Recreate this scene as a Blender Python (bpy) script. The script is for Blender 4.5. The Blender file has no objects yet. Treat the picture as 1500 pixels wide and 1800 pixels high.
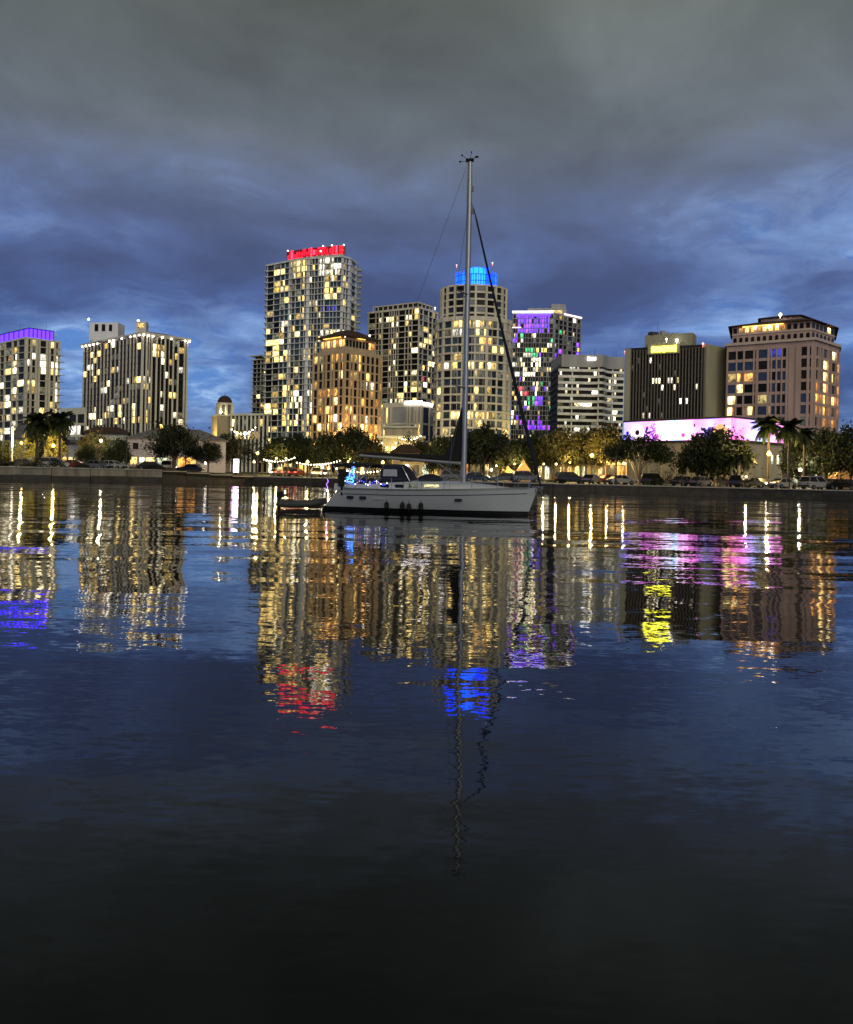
import bpy, math, random
from mathutils import Vector, Matrix
random.seed(11)
SC = bpy.context.scene
COL = SC.collection
PI = math.pi
F = 1500.0                       # focal length in photograph pixels
ROLL = math.radians(1.2)         # the phone was held slightly crooked
EYE = 2.0                        # metres above the water
CR, SR = math.cos(ROLL), math.sin(ROLL)

# ------------------------------------------------------------------ camera
cam_d = bpy.data.cameras.new('camera')
cam = bpy.data.objects.new('camera', cam_d)
COL.objects.link(cam)
cam.location = (0, 0, EYE)
cam.rotation_euler = (PI / 2, -ROLL, 0)
cam_d.lens = 30.0
cam_d.sensor_width = 36.0
cam_d.shift_y = -64.0 / 1800.0
cam_d.clip_start = 0.1
cam_d.clip_end = 9000
SC.camera = cam

# ------------------------------------------------------------------ sky
FILL_EL, SUN_AZ = 28.0, 174.0     # height of the added fill lamp; azimuth of the sky's own glow
w = bpy.data.worlds.new('World')
SC.world = w
w.use_nodes = True
nt = w.node_tree
nt.nodes.clear()
def N(t, kind, **kw):
    n = t.nodes.new(kind)
    for k, v in kw.items():
        if k.startswith('i_'):
            n.inputs[k[2:].replace('_', ' ')].default_value = v
        else:
            setattr(n, k, v)
    return n
def L(t, a, b): t.links.new(a, b)
def math_(t, op, a, b=None, c=None, clamp=False):
    n = t.nodes.new('ShaderNodeMath'); n.operation = op; n.use_clamp = clamp
    for i, v in enumerate((a, b, c)):
        if v is None: continue
        if isinstance(v, (int, float)): n.inputs[i].default_value = v
        else: t.links.new(v, n.inputs[i])
    return n.outputs[0]
def ramp(t, fac, stops, interp='LINEAR'):
    n = t.nodes.new('ShaderNodeValToRGB'); cr = n.color_ramp; cr.interpolation = interp
    while len(cr.elements) < len(stops): cr.elements.new(0.5)
    for e, (p, c) in zip(cr.elements, stops):
        e.position = p; e.color = (c[0], c[1], c[2], 1) if not isinstance(c, (int, float)) else (c, c, c, 1)
    if fac is not None: t.links.new(fac, n.inputs[0])
    return n.outputs[0]
def mix(t, fac, a, b, mode='MIX'):
    n = t.nodes.new('ShaderNodeMix'); n.data_type = 'RGBA'; n.blend_type = mode
    for s, v in ((0, fac), (6, a), (7, b)):
        if isinstance(v, (int, float)): n.inputs[s].default_value = v
        elif isinstance(v, tuple): n.inputs[s].default_value = (v[0], v[1], v[2], 1)
        else: t.links.new(v, n.inputs[s])
    return n.outputs[2]

sky = N(nt, 'ShaderNodeTexSky', sky_type='NISHITA', sun_disc=False)
sky.sun_elevation = math.radians(3.0)
sky.sun_rotation = math.radians(SUN_AZ)
sky.air_density = 1.0; sky.dust_density = 0.3; sky.ozone_density = 3.0
tc = N(nt, 'ShaderNodeTexCoord')
sep = N(nt, 'ShaderNodeSeparateXYZ'); L(nt, tc.outputs['Generated'], sep.inputs[0])
zc = math_(nt, 'MAXIMUM', sep.outputs[2], 0.0)
zd = math_(nt, 'ADD', zc, 0.24)
pu = math_(nt, 'DIVIDE', sep.outputs[0], zd)
pv = math_(nt, 'DIVIDE', sep.outputs[1], zd)
cp = N(nt, 'ShaderNodeCombineXYZ'); L(nt, pu, cp.inputs[0]); L(nt, pv, cp.inputs[1])
SKY_OFF = [(13.0, 4.7, 0), (15.6, 4.0, 2), (4.3, 7.7, 5)]
def cn(scale, detail, off, rough=0.55, dist=0.0):
    mp = N(nt, 'ShaderNodeMapping'); mp.inputs['Location'].default_value = off
    L(nt, cp.outputs[0], mp.inputs[0])
    n = N(nt, 'ShaderNodeTexNoise'); n.inputs['Scale'].default_value = scale
    n.inputs['Detail'].default_value = detail; n.inputs['Roughness'].default_value = rough
    n.inputs['Distortion'].default_value = dist
    L(nt, mp.outputs[0], n.inputs[0]); return n.outputs[0]
big = cn(0.9, 5, SKY_OFF[0], 0.5, 0.3)
med = cn(2.6, 7, SKY_OFF[1], 0.55, 0.5)
fin = cn(6.5, 8, SKY_OFF[2], 0.6, 0.6)
# cloud cover: thick overhead, torn open low over the city
cov = math_(nt, 'ADD', math_(nt, 'MULTIPLY', big, 0.50), math_(nt, 'MULTIPLY', med, 0.33))
cov = math_(nt, 'ADD', cov, math_(nt, 'MULTIPLY', fin, 0.17))
gate = ramp(nt, zc, [(0.0, 0.505), (0.08, 0.50), (0.16, 0.468), (0.24, 0.425), (0.36, 0.29), (0.5, 0.18), (1.0, 0.15)])
d_ = math_(nt, 'ADD', math_(nt, 'SUBTRACT', cov, gate), 0.5)
mask = ramp(nt, d_, [(0.0, 0.0), (0.43, 0.0), (0.55, 0.85), (0.66, 1.0)], 'EASE')
rim = ramp(nt, d_, [(0.0, 0.0), (0.42, 0.0), (0.475, 1.0), (0.53, 0.3), (0.60, 0.0)], 'EASE')
# clear air
clear = mix(nt, 1.0, sky.outputs[0], (0.125, 0.135, 0.17), 'MULTIPLY')
clear = mix(nt, 0.75, clear, ramp(nt, zc, [(0.0, (0.11, 0.24, 0.62)), (0.10, (0.10, 0.25, 0.68)), (0.2, (0.11, 0.25, 0.70)), (0.4, (0.10, 0.20, 0.5)), (1.0, (0.05, 0.10, 0.30))]))
# cloud undersides: blue low down, town-lit grey overhead
ccol = ramp(nt, zc, [(0.0, (0.070, 0.125, 0.320)), (0.15, (0.084, 0.134, 0.350)), (0.25, (0.104, 0.142, 0.295)), (0.36, (0.128, 0.150, 0.185)), (0.5, (0.136, 0.154, 0.142)), (1.0, (0.12, 0.135, 0.12))])
tone = math_(nt, 'ADD', math_(nt, 'MULTIPLY', big, 0.55), math_(nt, 'MULTIPLY', med, 0.45))
shade = ramp(nt, tone, [(0.32, 1.5), (0.47, 1.0), (0.62, 0.66)])
ccol = mix(nt, 1.0, ccol, shade, 'MULTIPLY')
skyc = mix(nt, mask, clear, ccol)
skyc = mix(nt, math_(nt, 'MULTIPLY', math_(nt, 'MULTIPLY', rim, ramp(nt, fin, [(0.42, 0.05), (0.62, 1.0)])), 1.0), skyc, (0.32, 0.50, 0.84))
bg = N(nt, 'ShaderNodeBackground'); L(nt, skyc, bg.inputs[0]); bg.inputs[1].default_value = 1.0
wo = N(nt, 'ShaderNodeOutputWorld'); L(nt, bg.outputs[0], wo.inputs[0])

# ------------------------------------------------------------------ sun (added fill from behind the viewer, in place of city light)
sd = bpy.data.lights.new('facade_fill', 'SUN'); sd.energy = 1.2; sd.angle = math.radians(50); sd.color = (1.0, 0.90, 0.68)
so = bpy.data.objects.new('facade_fill', sd); COL.objects.link(so)
so.rotation_euler = (math.radians(90 - FILL_EL), 0, math.radians(6))
so.location = (40, -60, 60)

# ------------------------------------------------------------------ exposure, sampling
SC.view_settings.view_transform = 'Standard'
SC.view_settings.look = 'None'
SC.view_settings.exposure = 0.0
SC.view_settings.gamma = 1.0
SC.view_settings.use_curve_mapping = False
SC.cycles.use_denoising = True
SC.cycles.sample_clamp_indirect = 10.0
SC.cycles.max_bounces = 5
SC.cycles.diffuse_bounces = 2
SC.cycles.glossy_bounces = 4
SC.cycles.transparent_max_bounces = 6

# ================================================================== helpers
def un(px, py):
    dx, dy = px - 750.0, 836.0 - py
    return dx * CR - dy * SR, dx * SR + dy * CR
def W(px, py, Y):
    x, y = un(px, py)
    return Vector((x * Y / F, Y, EYE + y * Y / F))
def TX(px, py=836): return un(px, py)[0] / F

def tag(o, label=None, cat=None, group=None, kind=None):
    if label: o['label'] = label
    if cat: o['category'] = cat
    if group: o['group'] = group
    if kind: o['kind'] = kind
    return o
def empty(name, loc, rz=0, label=None, cat=None, group=None):
    o = bpy.data.objects.new(name, None); COL.objects.link(o)
    o.location = loc; o.rotation_euler = (0, 0, rz); o.empty_display_size = 0.5
    return tag(o, label, cat, group)
def copy_tree(o, parent=None):
    c = o.copy(); COL.objects.link(c); c.parent = parent
    for ch in list(o.children): copy_tree(ch, c)
    return c

MATS = {}
def pmat(name, col, rough=0.7, var=0.12, scale=0.6, metal=0.0, spec=0.3, streak=False, rnd=0.0):
    if name in MATS: return MATS[name]
    m = bpy.data.materials.new(name); m.use_nodes = True; MATS[name] = m
    t = m.node_tree; b = t.nodes['Principled BSDF']
    b.inputs['Roughness'].default_value = rough; b.inputs['Metallic'].default_value = metal
    b.inputs['Specular IOR Level'].default_value = spec
    g = N(t, 'ShaderNodeNewGeometry'); mp = N(t, 'ShaderNodeMapping')
    if streak: mp.inputs['Scale'].default_value = (1, 1, 0.15)
    L(t, g.outputs['Position'], mp.inputs[0])
    n = N(t, 'ShaderNodeTexNoise'); n.inputs['Scale'].default_value = scale; n.inputs['Detail'].default_value = 5
    L(t, mp.outputs[0], n.inputs[0])
    c = ramp(t, n.outputs[0], [(0.3, tuple(x * (1 - var) for x in col)), (0.7, tuple(min(1, x * (1 + var)) for x in col))])
    if rnd:
        oi = N(t, 'ShaderNodeObjectInfo')
        c = mix(t, 1.0, c, ramp(t, oi.outputs['Random'], [(0, 1 - rnd), (1, 1 + rnd)]), 'MULTIPLY')
    L(t, c, b.inputs['Base Color'])
    return m
def emat(name, col, strength, sample=True):
    if name in MATS: return MATS[name]
    m = bpy.data.materials.new(name); m.use_nodes = True; MATS[name] = m
    t = m.node_tree; b = t.nodes['Principled BSDF']
    b.inputs['Base Color'].default_value = (col[0] * .5, col[1] * .5, col[2] * .5, 1); b.inputs['Roughness'].default_value = 0.5
    n = N(t, 'ShaderNodeTexNoise'); n.inputs['Scale'].default_value = 1.3
    g = N(t, 'ShaderNodeTexCoord'); L(t, g.outputs['Object'], n.inputs[0])
    s = math_(t, 'MULTIPLY', math_(t, 'MULTIPLY_ADD', n.outputs[0], 0.5, 0.75), strength)
    b.inputs['Emission Color'].default_value = (col[0], col[1], col[2], 1)
    L(t, s, b.inputs['Emission Strength'])
    m.cycles.emission_sampling = 'AUTO' if sample else 'NONE'
    return m
def winmat(name, ca, cb, lo, hi):
    """a lit room behind glass: colour and brightness differ from room to room, curtains and furniture break it up"""
    if name in MATS: return MATS[name]
    m = bpy.data.materials.new(name); m.use_nodes = True; MATS[name] = m
    t = m.node_tree; b = t.nodes['Principled BSDF']
    b.inputs['Base Color'].default_value = (.03, .03, .03, 1); b.inputs['Roughness'].default_value = 0.12
    oi = N(t, 'ShaderNodeObjectInfo'); g = N(t, 'ShaderNodeTexCoord')
    col = mix(t, oi.outputs['Random'], ca, cb)
    r2 = math_(t, 'FRACT', math_(t, 'MULTIPLY', oi.outputs['Random'], 17.31))
    st = math_(t, 'MULTIPLY_ADD', math_(t, 'POWER', r2, 2.2), hi - lo, lo)
    mp = N(t, 'ShaderNodeMapping'); L(t, g.outputs['Generated'], mp.inputs[0])
    mp.inputs['Scale'].default_value = (3.2, 0.01, 2.2)
    L(t, math_(t, 'MULTIPLY', oi.outputs['Random'], 91.0), mp.inputs['Location'])
    n = N(t, 'ShaderNodeTexNoise'); n.inputs['Scale'].default_value = 1.0; n.inputs['Detail'].default_value = 2
    L(t, mp.outputs[0], n.inputs[0])
    pat = ramp(t, n.outputs[0], [(0.34, 0.12), (0.5, 0.8), (0.68, 1.3)])
    sx = N(t, 'ShaderNodeSeparateXYZ'); L(t, g.outputs['Generated'], sx.inputs[0])
    up = ramp(t, sx.outputs[2], [(0.0, 0.45), (0.35, 0.75), (0.8, 1.1), (1.0, 0.9)])
    st = math_(t, 'MULTIPLY', st, math_(t, 'MULTIPLY', pat, up))
    L(t, col, b.inputs['Emission Color']); L(t, st, b.inputs['Emission Strength'])
    m.cycles.emission_sampling = 'NONE'
    return m

class MB:
    def __init__(s): s.v = []; s.f = []
    def add(s, vs, fs):
        o = len(s.v); s.v += [tuple(v) for v in vs]; s.f += [tuple(i + o for i in f) for f in fs]
    def box(s, c, d, rz=0.0, taper=1.0):
        ca, sa = math.cos(rz), math.sin(rz); vs = []
        for z in (-.5, .5):
            k = 1.0 if z < 0 else taper
            for x, y in ((-.5, -.5), (.5, -.5), (.5, .5), (-.5, .5)):
                X, Y_ = x * d[0] * k, y * d[1] * k
                vs.append((c[0] + X * ca - Y_ * sa, c[1] + X * sa + Y_ * ca, c[2] + z * d[2]))
        s.add(vs, [(3, 2, 1, 0), (4, 5, 6, 7), (0, 1, 5, 4), (1, 2, 6, 5), (2, 3, 7, 6), (3, 0, 4, 7)])
    def prism(s, poly, z0, z1, top=None):
        n = len(poly); top = top or poly
        s.add([(p[0], p[1], z0) for p in poly] + [(p[0], p[1], z1) for p in top],
              [tuple(range(n - 1, -1, -1)), tuple(range(n, 2 * n))] + [(i, (i + 1) % n, n + (i + 1) % n, n + i) for i in range(n)])
    def tube(s, pts, rads, seg=8, cap=True):
        pts = [Vector(p) for p in pts]; rings = []
        if isinstance(rads, (int, float)): rads = [rads] * len(pts)
        for i, p in enumerate(pts):
            t = (pts[min(i + 1, len(pts) - 1)] - pts[max(i - 1, 0)]).normalized()
            a = Vector((0, 0, 1)) if abs(t.z) < 0.9 else Vector((1, 0, 0))
            u = t.cross(a).normalized(); v = t.cross(u).normalized()
            rings.append([p + (u * math.cos(2 * PI * k / seg) + v * math.sin(2 * PI * k / seg)) * rads[i] for k in range(seg)])
        vs = [q for r in rings for q in r]; fs = []
        for i in range(len(pts) - 1):
            for k in range(seg):
                a, b = i * seg + k, i * seg + (k + 1) % seg
                fs.append((a, b, b + seg, a + seg))
        if cap: fs += [tuple(range(seg - 1, -1, -1)), tuple(range(len(vs) - seg, len(vs)))]
        s.add(vs, fs)
    def sphere(s, c, r, n=10, m=6, sq=(1, 1, 1)):
        vs = [(c[0], c[1], c[2] + r * sq[2])]; fs = []
        for i in range(1, m):
            a = PI * i / m
            for k in range(n):
                b = 2 * PI * k / n
                vs.append((c[0] + r * sq[0] * math.sin(a) * math.cos(b), c[1] + r * sq[1] * math.sin(a) * math.sin(b), c[2] + r * sq[2] * math.cos(a)))
        vs.append((c[0], c[1], c[2] - r * sq[2])); e = len(vs) - 1
        for k in range(n):
            fs.append((0, 1 + k, 1 + (k + 1) % n)); q = 1 + (m - 2) * n
            fs.append((e, q + (k + 1) % n, q + k))
            for i in range(m - 2):
                a, b = 1 + i * n + k, 1 + i * n + (k + 1) % n
                fs.append((a, a + n, b + n, b))
        s.add(vs, fs)
    def grid(s, rows, close=False):
        n = len(rows[0]); vs = [p for r in rows for p in r]; fs = []
        for i in range(len(rows) - 1):
            for k in range(n if close else n - 1):
                a, b = i * n + k, i * n + (k + 1) % n
                fs.append((a, b, b + n, a + n))
        s.add(vs, fs)
    def mesh(s, name, mat, smooth=False):
        me = bpy.data.meshes.new(name); me.from_pydata(s.v, [], s.f); me.update()
        if mat: me.materials.append(mat)
        if smooth:
            me.polygons.foreach_set('use_smooth', [True] * len(me.polygons))
            try: me.set_sharp_from_angle(angle=math.radians(38))
            except Exception: pass
        return me
    def build(s, name, mat, parent=None, loc=(0, 0, 0), rz=0.0, smooth=False):
        return obj(name, s.mesh(name, mat, smooth), parent, loc, rz)
def obj(name, me, parent=None, loc=(0, 0, 0), rz=0.0, sc=(1, 1, 1)):
    o = bpy.data.objects.new(name, me); COL.objects.link(o)
    o.location = loc; o.rotation_euler = (0, 0, rz); o.scale = sc
    if parent: o.parent = parent
    return o
UB = {}
def ubox(mat):
    if mat.name not in UB:
        b = MB(); b.box((0, 0, 0), (1, 1, 1)); UB[mat.name] = b.mesh('piece', mat)
    return UB[mat.name]
def bx(name, mat, parent, c, d, rz=0.0):
    return obj(name, ubox(mat), parent, c, rz, d)

# ------------------------------------------------------------------ materials
M = MATS
pmat('cream', (0.66, 0.62, 0.48), 0.8, 0.18, 0.3, streak=True)
pmat('white_concrete', (0.74, 0.74, 0.68), 0.8, 0.15, 0.3, streak=True)
pmat('grey_teal', (0.36, 0.40, 0.37), 0.7, 0.1, 0.3)
pmat('grey_conc', (0.36, 0.36, 0.35), 0.8, 0.12, 0.3, streak=True)
pmat('tan', (0.50, 0.38, 0.23), 0.85, 0.12, 0.3, streak=True)
pmat('pink', (0.47, 0.33, 0.28), 0.85, 0.16, 0.3, streak=True)
pmat('pink_trim', (0.55, 0.45, 0.38), 0.8, 0.08, 0.4)
pmat('olive', (0.33, 0.31, 0.21), 0.85, 0.2, 0.25, streak=True)
pmat('dark_wall', (0.022, 0.022, 0.024), 0.7, 0.2, 0.5)
pmat('charcoal', (0.06, 0.055, 0.05), 0.6, 0.2, 0.5)
pmat('fin', (0.15, 0.13, 0.10), 0.6, 0.12, 0.4)
pmat('roof_brown', (0.055, 0.030, 0.022), 0.9, 0.25, 1.2)
pmat('roof_grey', (0.12, 0.115, 0.12), 0.9, 0.2, 0.8)
pmat('lavender', (0.34, 0.32, 0.36), 0.85, 0.08, 0.4, streak=True)
pmat('wall_tan', (0.46, 0.38, 0.24), 0.9, 0.22, 0.4, streak=True)
pmat('glass_dark', (0.015, 0.0135, 0.012), 0.3, 0.3, 1.0, spec=0.12, rnd=0.5)
pmat('glass_teal', (0.03, 0.05, 0.048), 0.12, 0.3, 1.0, spec=0.6, rnd=0.6)
pmat('glass_blue', (0.025, 0.03, 0.05), 0.1, 0.3, 1.0, spec=0.6, rnd=0.5)
pmat('seawall', (0.20, 0.18, 0.14), 0.9, 0.45, 0.9, streak=True, rnd=0.08)
pmat('seawall_wet', (0.035, 0.03, 0.024), 0.6, 0.4, 1.2, rnd=0.2)
pmat('asphalt', (0.05, 0.05, 0.05), 0.85, 0.2, 0.5)
pmat('pavement', (0.30, 0.28, 0.24), 0.85, 0.15, 0.8)
pmat('soil', (0.045, 0.055, 0.025), 0.95, 0.4, 0.4)
pmat('bark', (0.075, 0.055, 0.038), 0.9, 0.3, 2.0)
pmat('palm_bark', (0.22, 0.18, 0.13), 0.9, 0.25, 3.0)
pmat('post', (0.035, 0.04, 0.035), 0.5, 0.2, 3.0)
pmat('post_pale', (0.45, 0.45, 0.43), 0.5, 0.1, 3.0)
pmat('rubber', (0.014, 0.014, 0.014), 0.8, 0.2, 4.0)
winmat('lit_warm', (1.0, 0.60, 0.12), (1.0, 0.76, 0.28), 0.8, 9.0)
winmat('lit_white', (1.0, 0.80, 0.36), (0.98, 0.93, 0.8), 1.2, 9.0)
winmat('lit_orange', (1.0, 0.38, 0.05), (1.0, 0.56, 0.16), 0.9, 7.0)
winmat('lit_dim', (0.75, 0.62, 0.32), (0.45, 0.50, 0.36), 0.12, 0.45)
winmat('lit_blue', (0.06, 0.06, 0.75), (0.12, 0.15, 0.9), 0.5, 1.2)
winmat('lit_purple', (0.13, 0.03, 1.0), (0.26, 0.03, 1.0), 1.8, 6.0)
winmat('lit_green', (0.02, 0.8, 0.20), (0.15, 1.0, 0.45), 0.8, 2.6)
winmat('lit_red', (1.0, 0.03, 0.05), (1.0, 0.10, 0.14), 0.7, 2.4)
def leafmat(name, col):
    m = bpy.data.materials.new(name); m.use_nodes = True; MATS[name] = m; t = m.node_tree
    b = t.nodes['Principled BSDF']; b.inputs['Roughness'].default_value = 0.6; b.inputs['Specular IOR Level'].default_value = 0.25
    g = N(t, 'ShaderNodeNewGeometry'); oi = N(t, 'ShaderNodeObjectInfo')
    c = ramp(t, g.outputs['Random Per Island'], [(0, tuple(x * .55 for x in col)), (1, tuple(x * 1.45 for x in col))])
    c = mix(t, 1.0, c, ramp(t, oi.outputs['Random'], [(0, (.75, .8, .7)), (1, (1.25, 1.15, 1.1))]), 'MULTIPLY')
    L(t, c, b.inputs['Base Color'])
    tr = N(t, 'ShaderNodeBsdfTranslucent'); L(t, c, tr.inputs[0])
    ms = N(t, 'ShaderNodeMixShader'); ms.inputs[0].default_value = 0.25
    L(t, b.outputs[0], ms.inputs[1]); L(t, tr.outputs[0], ms.inputs[2])
    L(t, ms.outputs[0], t.nodes['Material Output'].inputs[0])
leafmat('leaf', (0.020, 0.028, 0.011)); leafmat('leaf_olive', (0.050, 0.048, 0.014)); leafmat('leaf_pale', (0.14, 0.13, 0.03)); leafmat('frond', (0.026, 0.036, 0.013))
# ================================================================== setting: water, land
SHORE = [(-700, 118), (-200, 124), (130, 130), (290, 138), (450, 149), (600, 141), (950, 125), (1260, 119), (1500, 109), (2000, 92), (2600, 80)]
GZ = [(-700, 1.9), (285, 1.9), (440, 1.1), (2600, 1.1)]
def lerp(tab, x):
    if x <= tab[0][0]: return tab[0][1]
    for (a, b), (c, d) in zip(tab, tab[1:]):
        if x <= c: return b + (d - b) * (x - a) / (c - a)
    return tab[-1][1]
def shoreY(px): return lerp(SHORE, px)
def gz(px, Y=0):
    z = lerp(GZ, px); k = max(0, min(1, (Y - shoreY(px)) / 60.0))
    return z + (1.9 - z) * k
def G(px, back):
    """a point on the land, `back` metres behind the water's edge"""
    Y = shoreY(px) + back
    return Vector(((px - 750) * Y / F, Y, gz(px, Y)))
def GY(px, Y): return Vector(((px - 750) * Y / F, Y, gz(px, Y)))

b = MB()
b.add([(-4000, -3000, 0), (4000, -3000, 0), (4000, 3000, 0), (-4000, 3000, 0)], [(0, 1, 2, 3)])
m = bpy.data.materials.new('water'); m.use_nodes = True; t = m.node_tree
p = t.nodes['Principled BSDF']
p.inputs['Base Color'].default_value = (0.0012, 0.002, 0.0018, 1); p.inputs['Roughness'].default_value = 0.03; p.inputs['IOR'].default_value = 1.333
geo = N(t, 'ShaderNodeNewGeometry')
def slope(scale, stretch, amp, off, detail=2.0):
    mp = N(t, 'ShaderNodeMapping'); L(t, geo.outputs['Position'], mp.inputs[0])
    mp.inputs['Scale'].default_value = (scale / stretch, scale, 1); mp.inputs['Location'].default_value = off
    mp.inputs['Rotation'].default_value = (0, 0, 0.12)
    n = N(t, 'ShaderNodeTexNoise'); n.inputs['Scale'].default_value = 1.0; n.inputs['Detail'].default_value = detail
    L(t, mp.outputs[0], n.inputs[0])
    s = N(t, 'ShaderNodeVectorMath', operation='SUBTRACT'); L(t, n.outputs[1], s.inputs[0]); s.inputs[1].default_value = (.5, .5, .5)
    k = N(t, 'ShaderNodeVectorMath', operation='MULTIPLY'); L(t, s.outputs[0], k.inputs[0]); k.inputs[1].default_value = (amp * 0.45, amp, 0)
    return k.outputs[0]
def vadd(a, c):
    n = N(t, 'ShaderNodeVectorMath', operation='ADD'); L(t, a, n.inputs[0]); L(t, c, n.inputs[1]); return n.outputs[0]
sw = slope(0.45, 5.5, 0.095, (3, 1, 0), 1.5)
rp = slope(2.0, 4.2, 0.10, (7, 5, 2))
fine = slope(14.0, 2.4, 0.070, (1, 9, 4), 3.0)
# breaths of wind: ruffled lanes and slicks
mp = N(t, 'ShaderNodeMapping'); L(t, geo.outputs['Position'], mp.inputs[0]); mp.inputs['Scale'].default_value = (0.03, 0.11, 1); mp.inputs['Location'].default_value = (4.2, 0.9, 0)
wn = N(t, 'ShaderNodeTexNoise'); wn.inputs['Scale'].default_value = 1.0; wn.inputs['Detail'].default_value = 3; L(t, mp.outputs[0], wn.inputs[0])
wind = ramp(t, wn.outputs[0], [(0.3, 0.35), (0.5, 0.85), (0.7, 1.5)])
sy = N(t, 'ShaderNodeSeparateXYZ'); L(t, geo.outputs['Position'], sy.inputs[0])
lee = N(t, 'ShaderNodeMapRange', interpolation_type='SMOOTHSTEP'); L(t, sy.outputs[1], lee.inputs[0]); lee.inputs[1].default_value = 5; lee.inputs[2].default_value = 15; lee.inputs[3].default_value = 0.5; lee.inputs[4].default_value = 1.0   # calmer in the lee of the near quay
wind = math_(t, 'MULTIPLY', wind, lee.outputs[0])
k = N(t, 'ShaderNodeVectorMath', operation='MULTIPLY'); L(t, rp, k.inputs[0]); L(t, wind, k.inputs[1])
fk = N(t, 'ShaderNodeVectorMath', operation='MULTIPLY'); L(t, fine, fk.inputs[0]); L(t, ramp(t, wn.outputs[0], [(0.3, 0.6), (0.7, 1.25)]), fk.inputs[1])
sl = N(t, 'ShaderNodeVectorMath', operation='MULTIPLY'); L(t, sw, sl.inputs[0]); L(t, lee.outputs[0], sl.inputs[1])
tot = vadd(vadd(sl.outputs[0], k.outputs[0]), fk.outputs[0])
up = N(t, 'ShaderNodeVectorMath', operation='ADD'); L(t, tot, up.inputs[0]); up.inputs[1].default_value = (0, 0, 1)
nn = N(t, 'ShaderNodeVectorMath', operation='NORMALIZE'); L(t, up.outputs[0], nn.inputs[0])
L(t, nn.outputs[0], p.inputs['Normal'])
tag(b.build('water', m), kind='structure')

# land: one sheet behind the water's edge, out to the horizon
b = MB(); rows = []
pxs = [s[0] for s in SHORE] + [285, 330, 380, 430]; pxs = sorted(set(pxs))
for back in (0, 3, 12, 30, 60, 160, 900, 2500):
    rows.append([(lambda v: (v.x, v.y, v.z - (0.0 if back < 900 else 0.4)))(G(px, back + 0.35)) for px in pxs])
b.grid(rows)
tag(b.build('ground', M['soil']), kind='structure')
# waterfront road and its pavement along the wall (right of the grassy bank)
def strip(name, mat, x0, x1, d0, d1, dz, step=40):
    b = MB(); xs = [x0 + (x1 - x0) * i / max(1, int((x1 - x0) / step)) for i in range(int((x1 - x0) / step) + 1)]
    b.grid([[(lambda v: (v.x, v.y, v.z + dz))(G(x, d)) for x in xs] for d in [d0 + (d1 - d0) * j / 6 for j in range(7)]])
    return tag(b.build(name, M[mat]), kind='structure')
strip('pavement', 'pavement', 440, 2500, 0.45, 2.6, 0.13)
strip('road', 'asphalt', 440, 2500, 2.6, 22, 0.03)
strip('car_park', 'asphalt', -600, 290, 5, 30, 0.03)
strip('path', 'pavement', -600, 290, 0.45, 2.0, 0.03)

def seawall(name, label, x0, x1, zoff, mat_hi, mat_lo, panel):
    root = empty(name, G((x0 + x1) / 2, 0) * 1.0, 0, label, 'seawall'); o = root.location.copy()
    pts = []; L_ = 0
    xs = [x0 + (x1 - x0) * i / 60 for i in range(61)]
    P = [G(x, 0) for x in xs]
    acc = [0]
    for a, c in zip(P, P[1:]): acc.append(acc[-1] + (c - a).length)
    def at(s):
        for i in range(60):
            if s <= acc[i + 1]:
                k = (s - acc[i]) / (acc[i + 1] - acc[i]); return P[i].lerp(P[i + 1], k)
        return P[-1]
    n = max(1, int(acc[-1] / panel)); st = acc[-1] / n
    for i in range(n):
        a, c = at(i * st), at((i + 1) * st); d = c - a; ln = Vector((d.x, d.y)).length; rz = math.atan2(d.y, d.x); mid = (a + c) / 2 - o
        z = (a.z + c.z) / 2 + zoff; jit = random.uniform(-.03, .03); cut = random.uniform(.78, .9) if z > 1.6 else random.uniform(.55, .68)
        nx, ny = d.y / ln, -d.x / ln
        bx('panel', mat_hi, root, (mid.x + nx * jit, mid.y + ny * jit, (z + cut) / 2 - o.z), (ln - .05, .4, z - cut), rz)
        bx('footing_panel', mat_lo, root, (mid.x + nx * (.03 + jit), mid.y + ny * (.03 + jit), cut / 2 - .4 - o.z), (ln - .04, .5, cut + .8), rz)
        bx('capstone', M['pavement'] if zoff < .2 else mat_hi, root, (mid.x + nx * .03, mid.y + ny * .03, z + .08 - o.z), (ln - .025, .62, .16), rz)
    return root
seawall('seawall', 'pale concrete seawall along the left shore, in front of the car park', -420, 285, 0.02, M['seawall'], M['seawall_wet'], 5.5)
seawall('seawall', 'low dark bank wall under the grass beside the lavender building', 285, 446, -.05, M['seawall_wet'], M['seawall_wet'], 4.0)
seawall('seawall', 'long dark seawall with thin pale coping below the waterfront road on the right', 446, 2100, 0.02, M['seawall_wet'], M['seawall_wet'], 6.0)

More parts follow.
